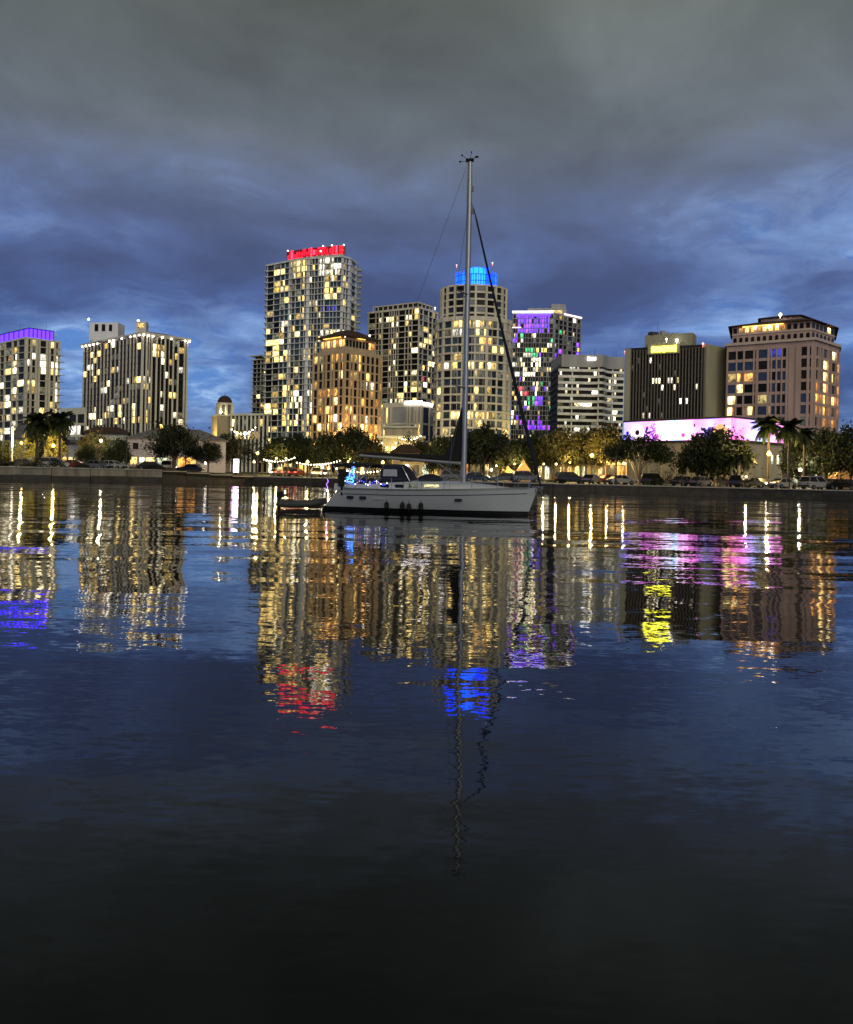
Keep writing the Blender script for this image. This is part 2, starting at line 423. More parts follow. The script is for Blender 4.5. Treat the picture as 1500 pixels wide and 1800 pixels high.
# ================================================================== towers
def offset(poly, d):
    n = len(poly); out = []
    for i in range(n):
        a, p_, c = Vector(poly[i - 1]), Vector(poly[i]), Vector(poly[(i + 1) % n])
        e1, e2 = (p_ - a).normalized(), (c - p_).normalized()
        n1, n2 = Vector((e1.y, -e1.x)), Vector((e2.y, -e2.x)); bis = (n1 + n2)
        k = d / max(0.35, (1 + n1.dot(n2)))
        out.append((p_.x + bis.x * k, p_.y + bis.y * k))
    return out
def cplan(l, c, r, Yc, theta, ref, extra=0):
    """rectangle whose near corner stands at pixel column c, depth Yc; its two visible faces end at columns l and r"""
    th = math.radians(theta); tl, tcn, tr = TX(l, ref), TX(c, ref), TX(r, ref)
    X = tcn * Yc; a = (X - tl * Yc) / (math.cos(th) + tl * math.sin(th)); bb = (tr * Yc - X) / (math.sin(th) - tr * math.cos(th))
    C = Vector((X, Yc)); u = Vector((-math.cos(th), math.sin(th))); v = Vector((math.sin(th), math.cos(th)))
    return [tuple(C + u * a), tuple(C), tuple(C + v * bb), tuple(C + u * a + v * bb)]
def fplan(pts, ref, depth):
    """front edge through (pixel column, depth) points, then straight back"""
    f = [(TX(px, ref) * Y, Y) for px, Y in pts]
    k1, k0 = (f[-1][1] + depth) / f[-1][1], (f[0][1] + depth) / f[0][1]; ins = (f[-1][0] - f[0][0]) * .03   # side walls run back nearly along the sight line
    return f + [(f[-1][0] * k1 - ins, f[-1][1] * k1), (f[0][0] * k0 + ins, f[0][1] * k0)]
def proj(x, y, z):
    dx, dy = x / y * F, (z - EYE) / y * F
    return 750 + dx * CR + dy * SR, 836 - (-dx * SR + dy * CR)

def tower(name, label, plan, ztop, nfl, edges, slab=None, core='dark_wall', z0=1.9, lit=(), regions=(), dark='glass_dark', group=None, sill=0.0, slab_out=0.0, slab_t=0.3, seed=1, skip_below=0, cap=300, pier_mat=None, recess=0.35, roof_over=0.0, top_mat=None, slab_skip=()):
    """edges: (edge index, [bay widths as relative numbers], pier width, pier projection)
       lit: [(material, probability)], regions: [(x0,y0,x1,y1,material,probability)] in photograph pixels: which rooms have their lamps on"""
    rg = random.Random(seed)
    cx = sum(p[0] for p in plan) / len(plan); cy = sum(p[1] for p in plan) / len(plan)
    root = empty(name, (cx, cy, z0), 0, label, 'building', group)
    pl = [(p[0] - cx, p[1] - cy) for p in plan]
    H = ztop - z0; fh = H / nfl
    k = MB(); k.prism(offset(pl, -(recess + .25)), 0, H - .02); k.build('wall', M[core], root)
    if slab:
        q = MB(); q.prism(offset(pl, slab_out), -slab_t / 2, slab_t / 2); me = q.mesh('floor_slab', M[slab])
        for i in range(1, nfl + 1):
            if i not in slab_skip and i * fh + z0 > skip_below: obj('floor_slab', me, root, (0, 0, i * fh - slab_t / 2 - (0.0 if i < nfl else 0.0)))
        q = MB(); q.prism(offset(pl, slab_out + roof_over), 0, slab_t * 1.6); q.build('roof_edge', M[top_mat or slab], root, (0, 0, H + .003))
    wins = []
    for (ei, bays, pw, pp) in edges:
        a, c = Vector(pl[ei]), Vector(pl[(ei + 1) % len(pl)]); d = c - a; ln = d.length; d.normalize(); nrm = Vector((d.y, -d.x)); rz = math.atan2(d.y, d.x)
        tot = float(sum(bays)); s = 0.0; cuts = [0.0]
        for bw in bays: s += bw / tot * ln; cuts.append(s)
        for i, s in enumerate(cuts):
            w_ = pw if not isinstance(pw, (list, tuple)) else pw[min(i, len(pw) - 1)]
            if w_ <= 0: continue
            s_ = min(max(s, w_ / 2), ln - w_ / 2)
            pc = a + d * s_ + nrm * (pp / 2 - recess / 2)
            bx('pier', M[pier_mat or slab or 'cream'], root, (pc.x, pc.y, H / 2 - .01), (w_, pp + recess, H - .02 if not slab else H - slab_t - .02), rz)
        for fl in range(nfl):
            zc_ = fl * fh + (fh - slab_t) / 2 + sill / 2
            if zc_ + z0 < skip_below: continue
            for i in range(len(bays)):
                ww = cuts[i + 1] - cuts[i] - (pw if not isinstance(pw, (list, tuple)) else pw[0])
                if ww < .3: continue
                pc = a + d * ((cuts[i] + cuts[i + 1]) / 2) - nrm * recess
                X, Yp = proj(pc.x + cx, pc.y + cy, zc_ + z0)
                mat = None
                for (x0, y0, x1, y1, mm, pr) in regions:
                    if x0 <= X <= x1 and y0 <= Yp <= y1:
                        if rg.random() < pr: mat = mm
                if mat is None:
                    r = rg.random()
                    for mm, pr in lit:
                        if r < pr: mat = mm; break
                        r -= pr
                wx = ww
                if mat and mat != 'lit_dim' and ww > 1.2 and rg.random() < .55:      # curtains half drawn
                    wx = ww * rg.uniform(.45, .9); pc = pc + d * (ww - wx) / 2 * rg.choice((-1, 1))
                wins.append((mat, (pc.x, pc.y, zc_), (wx, .12, fh - slab_t - sill), rz))
                
    wins.sort(key=lambda q: (q[0] is None, -q[2][0]))
    rest = MB()
    for i, (mat, c, d, rz) in enumerate(wins):
        if i < cap: bx('window', M[mat or (dark if not isinstance(dark, tuple) else rg.choice(dark))], root, c, d, rz)
        else: rest.box(c, d, rz)
    if rest.v: tag(rest.build('window_rows', M[dark if not isinstance(dark, tuple) else dark[0]], root), kind='stuff')
    return root, pl, H, fh
def Z(px, py, Y): return W(px, py, Y).z
def local(root, px, py, Y):
    return W(px, py, Y) - root.location
def hip(root, poly, z, over, rise, mat, inset=.5, name='roof'):
    b = MB(); o = offset(poly, over); i = offset(poly, 0)
    cx = sum(p[0] for p in poly) / len(poly); cy = sum(p[1] for p in poly) / len(poly)
    tp = [(cx + (p[0] - cx) * inset, cy + (p[1] - cy) * inset) for p in poly]
    b.prism(o, z, z + .25); b.prism(o, z + .25, z + rise, tp)
    return b.build(name, M[mat], root)
def roofgear(root, px, py, Y, z, n, seed=1):
    """lift overruns, chillers and whip aerials on a flat roof"""
    rg = random.Random(seed + int(px)); c = local(root, px, py, Y)
    for i in range(n):
        w_, h_ = rg.uniform(1.5, 3.5), rg.uniform(.8, 2.0); bx('roof_plant', M[rg.choice(('grey_conc', 'charcoal'))], root, (c.x + rg.uniform(-6, 6), c.y + rg.uniform(0, 6), z + h_ / 2), (w_, w_ * .8, h_), rg.uniform(0, .4))
    for i in range(2):
        q = MB(); q.tube([(0, 0, 0), (0, 0, rg.uniform(3, 6))], [.09, .04], 5); q.build('aerial', M['charcoal'], root, (c.x + rg.uniform(-6, 6), c.y + rg.uniform(0, 5), z))
def beacon(root, px, py, Y, mat='beacon_white', r=.35):
    b = MB(); c = local(root, px, py, Y); b.sphere((0, 0, 0), r, 8, 5); b.tube([(0, 0, -1.2), (0, 0, -r * .8)], .06, 5)
    b.build('roof_light', M[mat], root, c)
def flood(root, loc, watts, col, rad=.3):
    """a floodlight fixture with its own light"""
    q = MB(); q.box((0, 0, 0), (.9, .5, .3)); q.tube([(0, 0, -.9), (0, 0, -.15)], .08, 6); f = q.build('floodlight', M['post'], root, loc)
    l_ = bpy.data.lights.new('floodlight', 'POINT'); l_.energy = watts; l_.color = col; l_.shadow_soft_size = rad
    o = bpy.data.objects.new('floodlight_lamp', l_); COL.objects.link(o); o.parent = f; o.location = (0, 0, .6)
emat('beacon_white', (1, .9, .75), 9, False); emat('beacon_red', (1, .25, .2), 6, False)
emat('strip_white', (1, .90, .95), 5); emat('strip_warm', (1, .72, .30), 4); emat('strip_pink', (1, .72, .70), 2.2)
emat('purple_led', (.045, .012, 1.0), 7.0); emat('red_led', (1, .006, .018), 4.5); emat('red_dim', (.4, .01, .02), .07); emat('red_pink', (1, .025, .05), 6); emat('blue_led', (.003, .035, 1), 5.0); emat('cyan_led', (.004, .11, 1), 6.5)
emat('sign_yellow', (1, .95, .05), 9); emat('sign_white', (1, 1, 1), 4); emat('orange_glow', (1, .45, .08), 6); emat('lamp_warm', (1, .72, .11), 7); emat('lamp_white', (1, .92, .66), 8); emat('purple_column', (.96, .78, 1), 14)

# --- leftmost tower with a violet crown
Y = 330
plan = cplan(-14, 44, 104, Y, 42, 700)
zt = Z(44, 594, Y)
r, pl, H, fh = tower('apartment_tower', 'cream apartment tower with glowing violet crown at the left edge', plan, zt, 19,
    [(0, [1.4, 1, 1.4, 1, 1.4], .9, .25), (1, [1, 1, .5, 1.5, .5, 1, 1], .8, .25)], 'cream', lit=[('lit_white', .12), ('lit_warm', .16), ('lit_dim', .15)],
    regions=[(70, 620, 105, 660, 'lit_white', .75), (22, 620, 66, 632, 'lit_white', .7), (30, 650, 62, 690, 'lit_warm', .45), (70, 600, 100, 632, 'lit_warm', .35)], slab_out=.25, seed=4, skip_below=12)
q = MB(); q.prism(offset(pl, -2.0), 0, 3.6); q.build('violet_crown', M['purple_led'], r, (0, 0, H + .5))
q = MB(); q.prism(offset(pl, -1.7), 0, .35); q.build('crown_cap', M['charcoal'], r, (0, 0, H + 4.12))
roofgear(r, 55, 575, 345, H + 4.4, 3)
P = [Vector(p_) for p_ in offset(pl, -1.8)]
for e in (0, 1):
    for i in range(7):
        c = P[e].lerp(P[e + 1], i / 6); bx('crown_post', M['charcoal'], r, (c.x, c.y, H + 2.3), (.3, .3, 3.6))
me = MB(); me.box((0, 0, 0), (2.6, 1.6, .18)); me = me.mesh('balcony', M['cream'])
for i in range(4, 18):
    c = Vector(pl[2]); obj('balcony', me, r, (c.x + .6, c.y - .3, i * fh), math.radians(48))

# --- dark glass apartment block with lamp-studded cornice
Y = 385
plan = cplan(146, 249, 329, Y, 44, 690)
zt = Z(249, 589, Y)
r, pl, H, fh = tower('apartment_tower', 'wide dark block with slim cream piers and a row of cornice lamps', plan, zt, 20,
    [(0, [.6, .5, .5, .55, .55, .5, .5, .5, .6, .6, .5, .5, .5, .45, .45, .7], [.62, .62, .16, .62, .16, .62, .62, .16, .62, .16, .62, .16, .62, .62, .16, .62, .62], .3), (1, [.5, .3, .3, .6, .5, .5, .5, .5, .6, .8, .4], [.62, .7, .3, .7, .7, .16, .7, .16, .7, .7, .7, .7], .3)], 'charcoal', lit=[('lit_warm', .13), ('lit_white', .06), ('lit_dim', .10)],
    regions=[(150, 605, 205, 620, 'lit_orange', .4), (170, 680, 215, 690, 'lit_white', .6), (235, 660, 270, 668, 'lit_white', .7), (190, 712, 205, 726, 'lit_white', .8)], pier_mat='cream', slab_t=.22, slab_out=.02, seed=8, skip_below=14, top_mat='cream')
q = MB(); q.prism(offset(pl, 1.3), 0, .9); q.build('cornice', M['cream'], r, (0, 0, H + .45))
q = MB(); q.prism(offset(pl, -3), 0, 1.6, offset(pl, -6)); q.build('roof', M['roof_grey'], r, (0, 0, H + 1.36))
b_ = MB(); b_.sphere((0, 0, 0), .42, 8, 5); me = b_.mesh('cornice_lamp', M['beacon_white'])
P = [Vector(p_) for p_ in offset(pl, 1.25)]
for e, n in ((0, 15), (1, 11)):
    for i in range(n):
        if random.random() < .8:
            c = P[e].lerp(P[e + 1], (i + .5) / n); obj('cornice_lamp', me, r, (c.x, c.y, H - .1), 0, (1, 1, random.uniform(.8, 1.3)))
zp = local(r, 186, 568, 412).z; c = local(r, 186, 574, 412); hp = zp - H - 1
bx('penthouse', M['white_concrete'], r, (c.x, c.y + 2, H + 1 + hp / 2), (14, 8, hp), -.05)
for i in range(3): bx('window', M['glass_dark'], r, (c.x - 3.6 + i * 3.4, c.y - 2.1, zp - 2.6), (1.6, .3, 3.2), -.05)
zp2 = local(r, 248, 565, 400).z; c = local(r, 248, 572, 400); bx('plant_room', M['cream'], r, (c.x, c.y + 2, (H + 1 + zp2) / 2), (4.6, 4, zp2 - H - 1)); bx('window', M['lit_warm'], r, (c.x, c.y - .02, zp2 - 2), (3.0, .2, 2.4))
q = MB(); q.sphere((0, 0, 0), .5, 8, 5); q.build('roof_light', M['beacon_white'], r, (c.x - 1.5, c.y + .5, zp2 + .5)); q = MB(); q.sphere((0, 0, 0), .5, 8, 5); q.build('roof_light', M['beacon_white'], r, (local(r, 186, 574, 412).x - 5.5, c.y + 5, zp + .5))

# --- car deck between the two
Y = 300
plan = fplan([(106, 306), (150, 296)], 740, 25)
r, pl, H, fh = tower('car_park_building', 'low pale car park between the two left towers', plan, Z(128, 724, Y), 5, [(0, [1, 1, 1], .5, .1)], 'cream', lit=[('lit_dim', .3), ('lit_white', .2)], slab_t=.9, slab_out=.1, seed=3)

# --- narrow balcony tower behind the tallest one
Y = 520
plan = cplan(444, 458, 474, Y, 35, 690)
r, pl, H, fh = tower('apartment_tower', 'slim distant tower of stacked balconies left of the red-crowned tower', plan, Z(458, 632, Y), 26, [(0, [1, 1], .4, .1), (1, [1, 1, 1], .5, .1)], 'cream', lit=[('lit_dim', .15), ('lit_warm', .05)], slab_out=1.1, slab_t=.25, seed=5, skip_below=20)
q = MB(); q.prism(offset(pl, 1.8), 0, .6); q.build('cornice', M['cream'], r, (0, 0, H + 2)); q = MB(); q.prism(offset(pl, -1), 0, 2); q.build('plant_room', M['charcoal'], r, (0, 0, H + .3))

# --- the tall tower with the red crown
front = [(467, 441), (506, 431), (539, 425), (568, 421.5), (598, 419), (612, 423), (625, 434)]
plan = fplan(front, 620, 30)
zt = Z(598, 451, 419)
regs = [(508, 455, 542, 475, 'lit_warm', .95), (560, 458, 600, 482, 'lit_white', .9), (562, 575, 602, 592, 'lit_white', .95), (566, 535, 594, 551, 'lit_blue', .9), (520, 483, 534, 505, 'lit_warm', .9), (520, 540, 536, 566, 'lit_warm', .8),
        (570, 510, 594, 530, 'lit_warm', .8), (572, 488, 594, 494, 'lit_warm', .9), (470, 600, 480, 640, 'lit_warm', .6), (480, 575, 500, 630, 'lit_warm', .45), (515, 690, 530, 715, 'lit_white', .8), (500, 725, 545, 760, 'lit_warm', .55), (470, 470, 500, 480, 'lit_warm', .6), (470, 500, 500, 512, 'lit_warm', .5)]
r, pl, H, fh = tower('apartment_tower', 'tallest tower, glassy with curved balconies and a red lit crown', plan, zt, 36,
    [(0, [1, .9, .6, .6], .35, .1), (1, [.35, .5, .7, .5, .4], [.9, .22, .22, .22, .22, .9], .25), (2, [.7, .5, .6, .6, .5], [1.1, .2, .2, .2, .2, .3], .3), (3, [1, .6, .6, .8], [.3, .2, .2, .2, .3], .1), (4, [1, 1], [1.2, .4, 1.0], .3), (5, [1.2], [2.6, 2.6], .25)],
    'white_concrete', lit=[('lit_warm', .19), ('lit_white', .04), ('lit_dim', .10)], regions=regs, dark=('glass_teal', 'glass_dark', 'glass_dark'), slab_out=.7, slab_t=.30, seed=21, skip_below=16, pier_mat='white_concrete', cap=320)
# side balconies on the right end and on the left end
bm_ = MB(); bm_.box((0, 0, 0), (2.4, 5, .2)); me = bm_.mesh('balcony', M['white_concrete']); rl = MB(); rl.box((0, 0, 0), (2.3, .06, .9)); rme = rl.mesh('railing', M['glass_teal'])
for i in range(3, 36):
    c = Vector(pl[6]); o = obj('balcony', me, r, (c.x + .9, c.y + 3, i * fh + .4)); obj('railing', rme, o, (0, -2.4, .55))
    c = Vector(pl[0]); obj('balcony', me, r, (c.x - .4, c.y + 2.5, i * fh + .4))
# crown: a curved drum of red-lit panels
pf = [Vector(p_) for p_ in offset(pl, -2.5)]
path = [pf[0].lerp(pf[1], .72), pf[1], pf[2], pf[3], pf[4], pf[4] + Vector((1.8, .3))]
q = MB(); q.prism([tuple(p_) for p_ in path] + [(path[-1].x, path[-1].y + 9), (path[0].x, path[0].y + 9)], 0, 1.6); q.build('parapet', M['grey_conc'], r, (0, 0, H + .4))
tl = 0; segs = []
for a, c in zip(path, path[1:]): segs.append((a, c, (c - a).length)); tl += (c - a).length
def onpath(s):
    for a, c, l_ in segs:
        if s <= l_: return a.lerp(c, s / l_), math.atan2((c - a).y, (c - a).x)
        s -= l_
    return segs[-1][1], 0
rg = random.Random(5); s = .4
q = MB()
for i in range(41):
    pt, rz = onpath(tl * i / 40 * .999); q.box((pt.x, pt.y + .9, 2.6), (.9, .3, 4.6), rz)
q.build('crown_screen', M['red_dim'], r, (0, 0, H + 1.4))
while s < tl - 1.2:
    w_ = rg.choice([.35, .5, .7, 1.2]); pt, rz = onpath(s + w_ / 2); h_ = rg.choice([4.4, 3.2, 2.2, 4.4]); zz = rg.choice([0, 1.0]) if h_ < 4 else 0
    bx('crown_panel', M[rg.choice(('red_led', 'red_led', 'red_pink'))], r, (pt.x, pt.y + .5, H + 1.9 + zz + h_ / 2), (w_, .3, h_), rz)
    if rg.random() < .45: bx('crown_panel', M['red_led'], r, (pt.x, pt.y + .45, H + 1.9 + rg.choice([.4, 2.2, 3.8])), (w_ + 1.2, .25, .6), rz)
    s += w_ + rg.choice([.6, .9, 1.2])
for s in (.3, tl * .62, tl * .66, tl * .8, tl * .985):
    pt, rz = onpath(s); q = MB(); q.sphere((0, 0, 0), .32, 8, 5); q.build('roof_light', M['beacon_white'], r, (pt.x, pt.y, H + 6.6 - (2.5 if .3 < s < tl * .64 else 0)))

# --- tan tower with a dark hipped roof
Y = 330
plan = cplan(550, 605, 671, Y, 43, 680)
zt = Z(605, 618, Y)
r, pl, H, fh = tower('office_tower', 'tan tower with dark hipped roof and orange-lit top floors', plan, zt, 14,
    [(0, [1, .9, .5, .9, .5, .9, .9], .62, .4), (1, [.9, .55, .8, .5, .8, .8, .8, .8, .5], .62, .4)], 'tan', lit=[('lit_orange', .20), ('lit_warm', .10), ('lit_dim', .10)],
    regions=[(550, 615, 560, 640, 'lit_warm', .8), (585, 612, 600, 632, 'lit_warm', .7), (622, 622, 665, 633, 'lit_warm', .95), (640, 668, 668, 692, 'lit_white', .7), (560, 685, 592, 697, 'lit_orange', .8), (560, 645, 605, 655, 'lit_warm', .6), (622, 725, 670, 742, 'lit_white', .7), (570, 735, 592, 752, 'lit_white', .5), (635, 752, 672, 775, 'lit_orange', .8)],
    slab_out=.12, slab_t=.55, seed=31, skip_below=8)
pi_ = offset(pl, -2.2)
q = MB(); q.prism(pi_, 0, 5.6); q.build('penthouse', M['tan'], r, (0, 0, H + .9))
P = [Vector(p_) for p_ in pi_]
for e, n in ((0, 8), (1, 9)):
    a, c = P[e], P[e + 1]; d = (c - a).normalized(); nr = Vector((d.y, -d.x))
    for i in range(n):
        m_ = a.lerp(c, (i + .5) / n) + nr * .05
        bx('window', M['lit_orange'] if (e == 0 or i > 6) else M['glass_dark'], r, (m_.x, m_.y, H + 4), ((c - a).length / n * .62, .2, 2.6), math.atan2(d.y, d.x))
    m_ = a.lerp(c, .5) + nr * .7; 
    bx('cove_light', M['orange_glow'], r, (m_.x, m_.y, H + 6.25), ((c - a).length * (.72 if e == 0 else .25), .18, .16), math.atan2(d.y, d.x))
hip(r, pi_, H + 6.5, 1.8, 3.6, 'roof_brown', .35)
beacon(r, 607, 588, 333); beacon(r, 650, 590, 345)
c = Vector(pl[1]); flood(r, (c.x, c.y - 9, 12), 9000, (1, .55, .2)); flood(r, (c.x + 16, c.y + 4, 10), 7000, (1, .6, .22))

# --- gridded tower with stepped top
Y = 460
plan = cplan(645, 734, 767, Y, 33, 690)
zt = Z(734, 541, Y)
r, pl, H, fh = tower('apartment_tower', 'brown-grey tower with a fine grid of balconies and flat stepped top', plan, zt, 30,
    [(0, [1.2, .5, .5, 1.1, .35, .35, .35, .35, 1, .5, .5, 1], [.5, .45, .3, .9, .3], .3), (1, [.6, .8, .6, .8], .6, .3)], 'cream', lit=[('lit_warm', .13), ('lit_white', .05), ('lit_dim', .10)],
    regions=[(685, 648, 716, 656, 'lit_white', .6), (713, 648, 758, 660, 'lit_white', .8), (722, 552, 756, 562, 'lit_warm', .6), (640, 588, 652, 596, 'lit_white', .8), (716, 683, 752, 692, 'lit_warm', .7), (740, 662, 748, 672, 'lit_red', .9)], slab_out=.4, slab_t=.42, seed=41, skip_below=20)
bw_ = (Vector(pl[1]) - Vector(pl[0])).normalized()
q = MB(); q.prism(offset(pl, -3), 0, 2.6); q.build('top_storey', M['charcoal'], r, (0, 0, H + .6))
q = MB(); q.prism(offset(pl, -1.6), 0, .5); q.build('cornice', M['cream'], r, (0, 0, H + 3.2))
for e, n in ((0, 9), (1, 4)):
    a, c = Vector(offset(pl, -2)[e]), Vector(offset(pl, -2)[e + 1])
    for i in range(n + 1):
        m_ = a.lerp(c, i / n); bx('column', M['cream'], r, (m_.x, m_.y, H + 1.9), (.5, .5, 2.5))
beacon(r, 765, 541, 470)
roofgear(r, 710, 532, 478, H + 3.6, 5)
# its podium
Y = 430
plan = cplan(672, 742, 768, Y, 28, 730)
r, pl, H, fh = tower('podium_building', 'pale concrete podium with a white-lit terrace below the gridded tower', plan, Z(742, 712, Y), 4, [(0, [.5, .35, .35, 2.2, .35, .6, .35, .6], 1.0, .3), (1, [1, 1], .9, .3)], 'cream', lit=[('lit_warm', .10), ('lit_dim', .10)], slab_t=.9, core='olive', dark=('grey_conc', 'glass_dark'), seed=12)
a, c = Vector(pl[0]).lerp(Vector(pl[1]), .56), Vector(pl[1]); d = (c - a); m_ = (a + c) / 2
bx('terrace_light', M['strip_white'], r, (m_.x, m_.y - .9, H + 1.4), (d.length, .4, 1.5), math.atan2(d.y, d.x))
a, c = Vector(pl[1]), Vector(pl[2]); d = (c - a); m_ = (a + c) / 2
bx('terrace_light', M['strip_white'], r, (m_.x + .6, m_.y - .7, H + .9), (d.length, .4, 1.2), math.atan2(d.y, d.x))

# --- round tower with the blue crown
Y = 392
def arcplan(l, r_, Yf, ref, n=10, bulge=1.0, back=1.0, squish=.8):
    x0, x1 = TX(l, ref) * Yf, TX(r_, ref) * Yf; cx, R = (x0 + x1) / 2, (x1 - x0) / 2
    a = [(cx - R * math.cos(PI * i / n), Yf - R * squish * math.sin(PI * i / n)) for i in range(n + 1)]
    return a + [(x1, Yf + R * back), (x0, Yf + R * back)]
plan = arcplan(764, 897, Y, 690)
zmid = Z(830, 560, Y - 14)
rgn = [(788, 563, 852, 583, 'lit_warm', .8), (788, 576, 815, 586, 'lit_white', .9), (785, 643, 818, 655, 'lit_white', .95), (820, 643, 872, 655, 'lit_warm', .95), (780, 622, 815, 636, 'lit_warm', .7), (840, 596, 862, 608, 'lit_orange', .95), (770, 722, 875, 742, 'lit_warm', .7), (825, 690, 850, 700, 'lit_dim', .9), (765, 600, 782, 660, 'lit_warm', .3)]
nf = 19
r, pl, H, fh = tower('apartment_tower', 'round cream tower with a bright blue lantern crown, behind the mast', plan, zmid, nf,
    [(0, [1], .5, .2), (1, [1], .8, .2), (2, [1], [.9, .3], .2), (3, [1, .8], [.3, .12, .5], .2), (4, [1, 1, .7], [.5, .12, .12, .3], .2), (5, [1, 1, .7], [.3, .12, .12, .6], .2), (6, [1, 1], [.6, .12, .4], .2), (7, [1], [.4, 1.2], .2), (8, [1], 1.6, .2), (9, [1], 1.2, .2)], 'cream', lit=[('lit_warm', .15), ('lit_dim', .24)], regions=rgn, dark=('glass_teal', 'glass_dark', 'glass_blue'), slab_out=.5, slab_t=.75, seed=51, skip_below=14, core='grey_conc')
Hm = H
up_ = offset(pl, -2.2)
zt = Z(835, 500, Y - 12) - r.location.z
q = MB(); q.prism(offset(up_, -.6), 0, zt - Hm); q.build('upper_wall', M['olive'], r, (0, 0, Hm))
q = MB(); q.prism(up_, -.4, .4); me = q.mesh('floor_slab', M['cream']); nu = 5; fu = (zt - Hm) / nu
for i in range(1, nu + 1): obj('floor_slab', me, r, (0, 0, Hm + i * fu))
for e in range(0, 10):
    a, c = Vector(up_[e]), Vector(up_[e + 1]); d = (c - a); dn = d.normalized(); nr = Vector((dn.y, -dn.x)); m_ = (a + c) / 2
    bx('pier', M['cream'], r, (a.x, a.y, Hm + (zt - Hm) / 2), (.9, .9, zt - Hm), math.atan2(d.y, d.x))
    for i in range(nu):
        bx('window', M['glass_dark'] if (e + i) % 3 else M['glass_blue'], r, (m_.x - nr.x * .5, m_.y - nr.y * .5, Hm + (i + .5) * fu), (d.length - 1.4, .12, fu - 1.0), math.atan2(d.y, d.x))
# crown: glazed drum with a higher middle bay
cx_ = W(838, 490, Y).x - r.location.x; cy_ = Y + 2 - r.location.y
Rc = 9.0
for i in range(14):
    a = PI + PI * (i - .5) / 12.5
    pt = Vector((cx_ + Rc * math.cos(a), cy_ + Rc * math.sin(a) * .8)); hh = 8.4 if 5 <= i <= 9 else 6.6
    rz = math.atan2(math.cos(a) * .8 * 1, -math.sin(a)) if False else a + PI / 2
    bx('crown_panel', M['cyan_led'] if (4 <= i <= 8 or i in (1, 12)) else M['blue_led'], r, (pt.x, pt.y, zt + .5 + hh / 2), (1.65, .25, hh), rz)
    bx('crown_rib', M['blue_led'], r, (pt.x + math.cos(a + .12) * .4, pt.y + math.sin(a + .12) * .3, zt + .5 + (hh + .8) / 2), (.3, .5, hh + .8), rz)
q = MB(); q.prism([(cx_ + (Rc - .5) * math.cos(2 * PI * i / 20), cy_ + (Rc - .5) * .8 * math.sin(2 * PI * i / 20)) for i in range(20)], 0, 6.4); q.build('crown_drum', M['blue_led'], r, (0, 0, zt + .4))
for i, zz in enumerate((.7, 3.4, 6.3)):
    q = MB(); q.tube([(cx_ + (Rc + .5) * math.cos(PI + PI * k / 16), cy_ + (Rc + .5) * .8 * math.sin(PI + PI * k / 16), zt + zz) for k in range(17)], .16, 5); q.build('crown_ring', M['charcoal'] if i else M['cyan_led'], r)
q = MB(); q.prism([(cx_ + 4.6 * math.cos(2 * PI * i / 16), cy_ - 2.5 + 4.2 * math.sin(2 * PI * i / 16)) for i in range(16)], 0, 2.6, [(cx_ + 3 * math.cos(2 * PI * i / 16), cy_ - 2.5 + 3 * math.sin(2 * PI * i / 16)) for i in range(16)]); q.build('crown_dome', M['cyan_led'], r, (0, 0, zt + 7.2))
flood(r, (pl[9][0] + 7, pl[9][1] - 8, 9), 14000, (1, .72, .2)); flood(r, (pl[3][0], pl[3][1] - 12, 8), 9000, (1, .82, .5))
beacon(r, 866, 462, Y, 'beacon_red', .3); beacon(r, 803, 466, Y, 'beacon_red', .25)

# --- tower with violet terraces
Y = 520
plan = fplan([(899, 523), (971, 520), (1019, 538)], 680, 30)
zt = Z(971, 551, Y)
rgn = [(912, 556, 965, 582, 'lit_purple', .85), (895, 582, 912, 600, 'lit_purple', .8), (972, 618, 992, 650, 'lit_purple', .75), (922, 610, 945, 628, 'lit_green', .75), (940, 608, 960, 620, 'lit_warm', .8), (910, 678, 930, 696, 'lit_red', .8), (925, 698, 944, 712, 'lit_green', .85), (942, 698, 956, 714, 'lit_purple', .9), (920, 735, 960, 752, 'lit_purple', .6), (895, 650, 945, 665, 'lit_white', .6), (895, 620, 950, 645, 'lit_white', .3), (893, 715, 908, 750, 'lit_white', .7)]
r, pl, H, fh = tower('apartment_tower', 'blue-grey tower with violet-lit terraces and white strip lights at its roofline', plan, zt, 34,
    [(0, [1, .6, .8, 1, .6, .8, 1, .6, .8, 1, .6, .8, 1, .6, 1.2], [.45, .28, .28, .28], .25), (1, [1, .8, .8, 1, .8, .8], [1.6, .4, .4, .9, .4], .3)], 'grey_conc', lit=[('lit_white', .07), ('lit_warm', .06), ('lit_dim', .12), ('lit_purple', .05), ('lit_green', .012)], regions=rgn, dark=('glass_dark', 'glass_blue'), slab_out=.3, slab_t=.4, seed=61, skip_below=18, cap=330)
for e, fr in ((0, (0.02, .98)), (1, (.35, .98))):
    a, c = Vector(offset(pl, .8)[e]), Vector(offset(pl, .8)[e + 1]); a, c = a.lerp(c, fr[0]), a.lerp(c, fr[1]); d = c - a; m_ = (a + c) / 2
    bx('roof_strip_light', M['strip_white'] if e == 0 else M['strip_pink'], r, (m_.x, m_.y, H + .9), (d.length, .4, .9), math.atan2(d.y, d.x))
a, c = Vector(offset(pl, .6)[0]), Vector(offset(pl, .6)[1]); d = c - a; m_ = a.lerp(c, .55)
bx('violet_band', M['purple_led'], r, (m_.x, m_.y, H - 1.2), (d.length * .75, .3, 1.3), math.atan2(d.y, d.x))
m_ = a.lerp(c, .12); bx('roof_strip_light', M['strip_pink'], r, (m_.x, m_.y, H - 8.6), (d.length * .22, .4, .5), math.atan2(d.y, d.x))
c = local(r, 964, 545, 535)
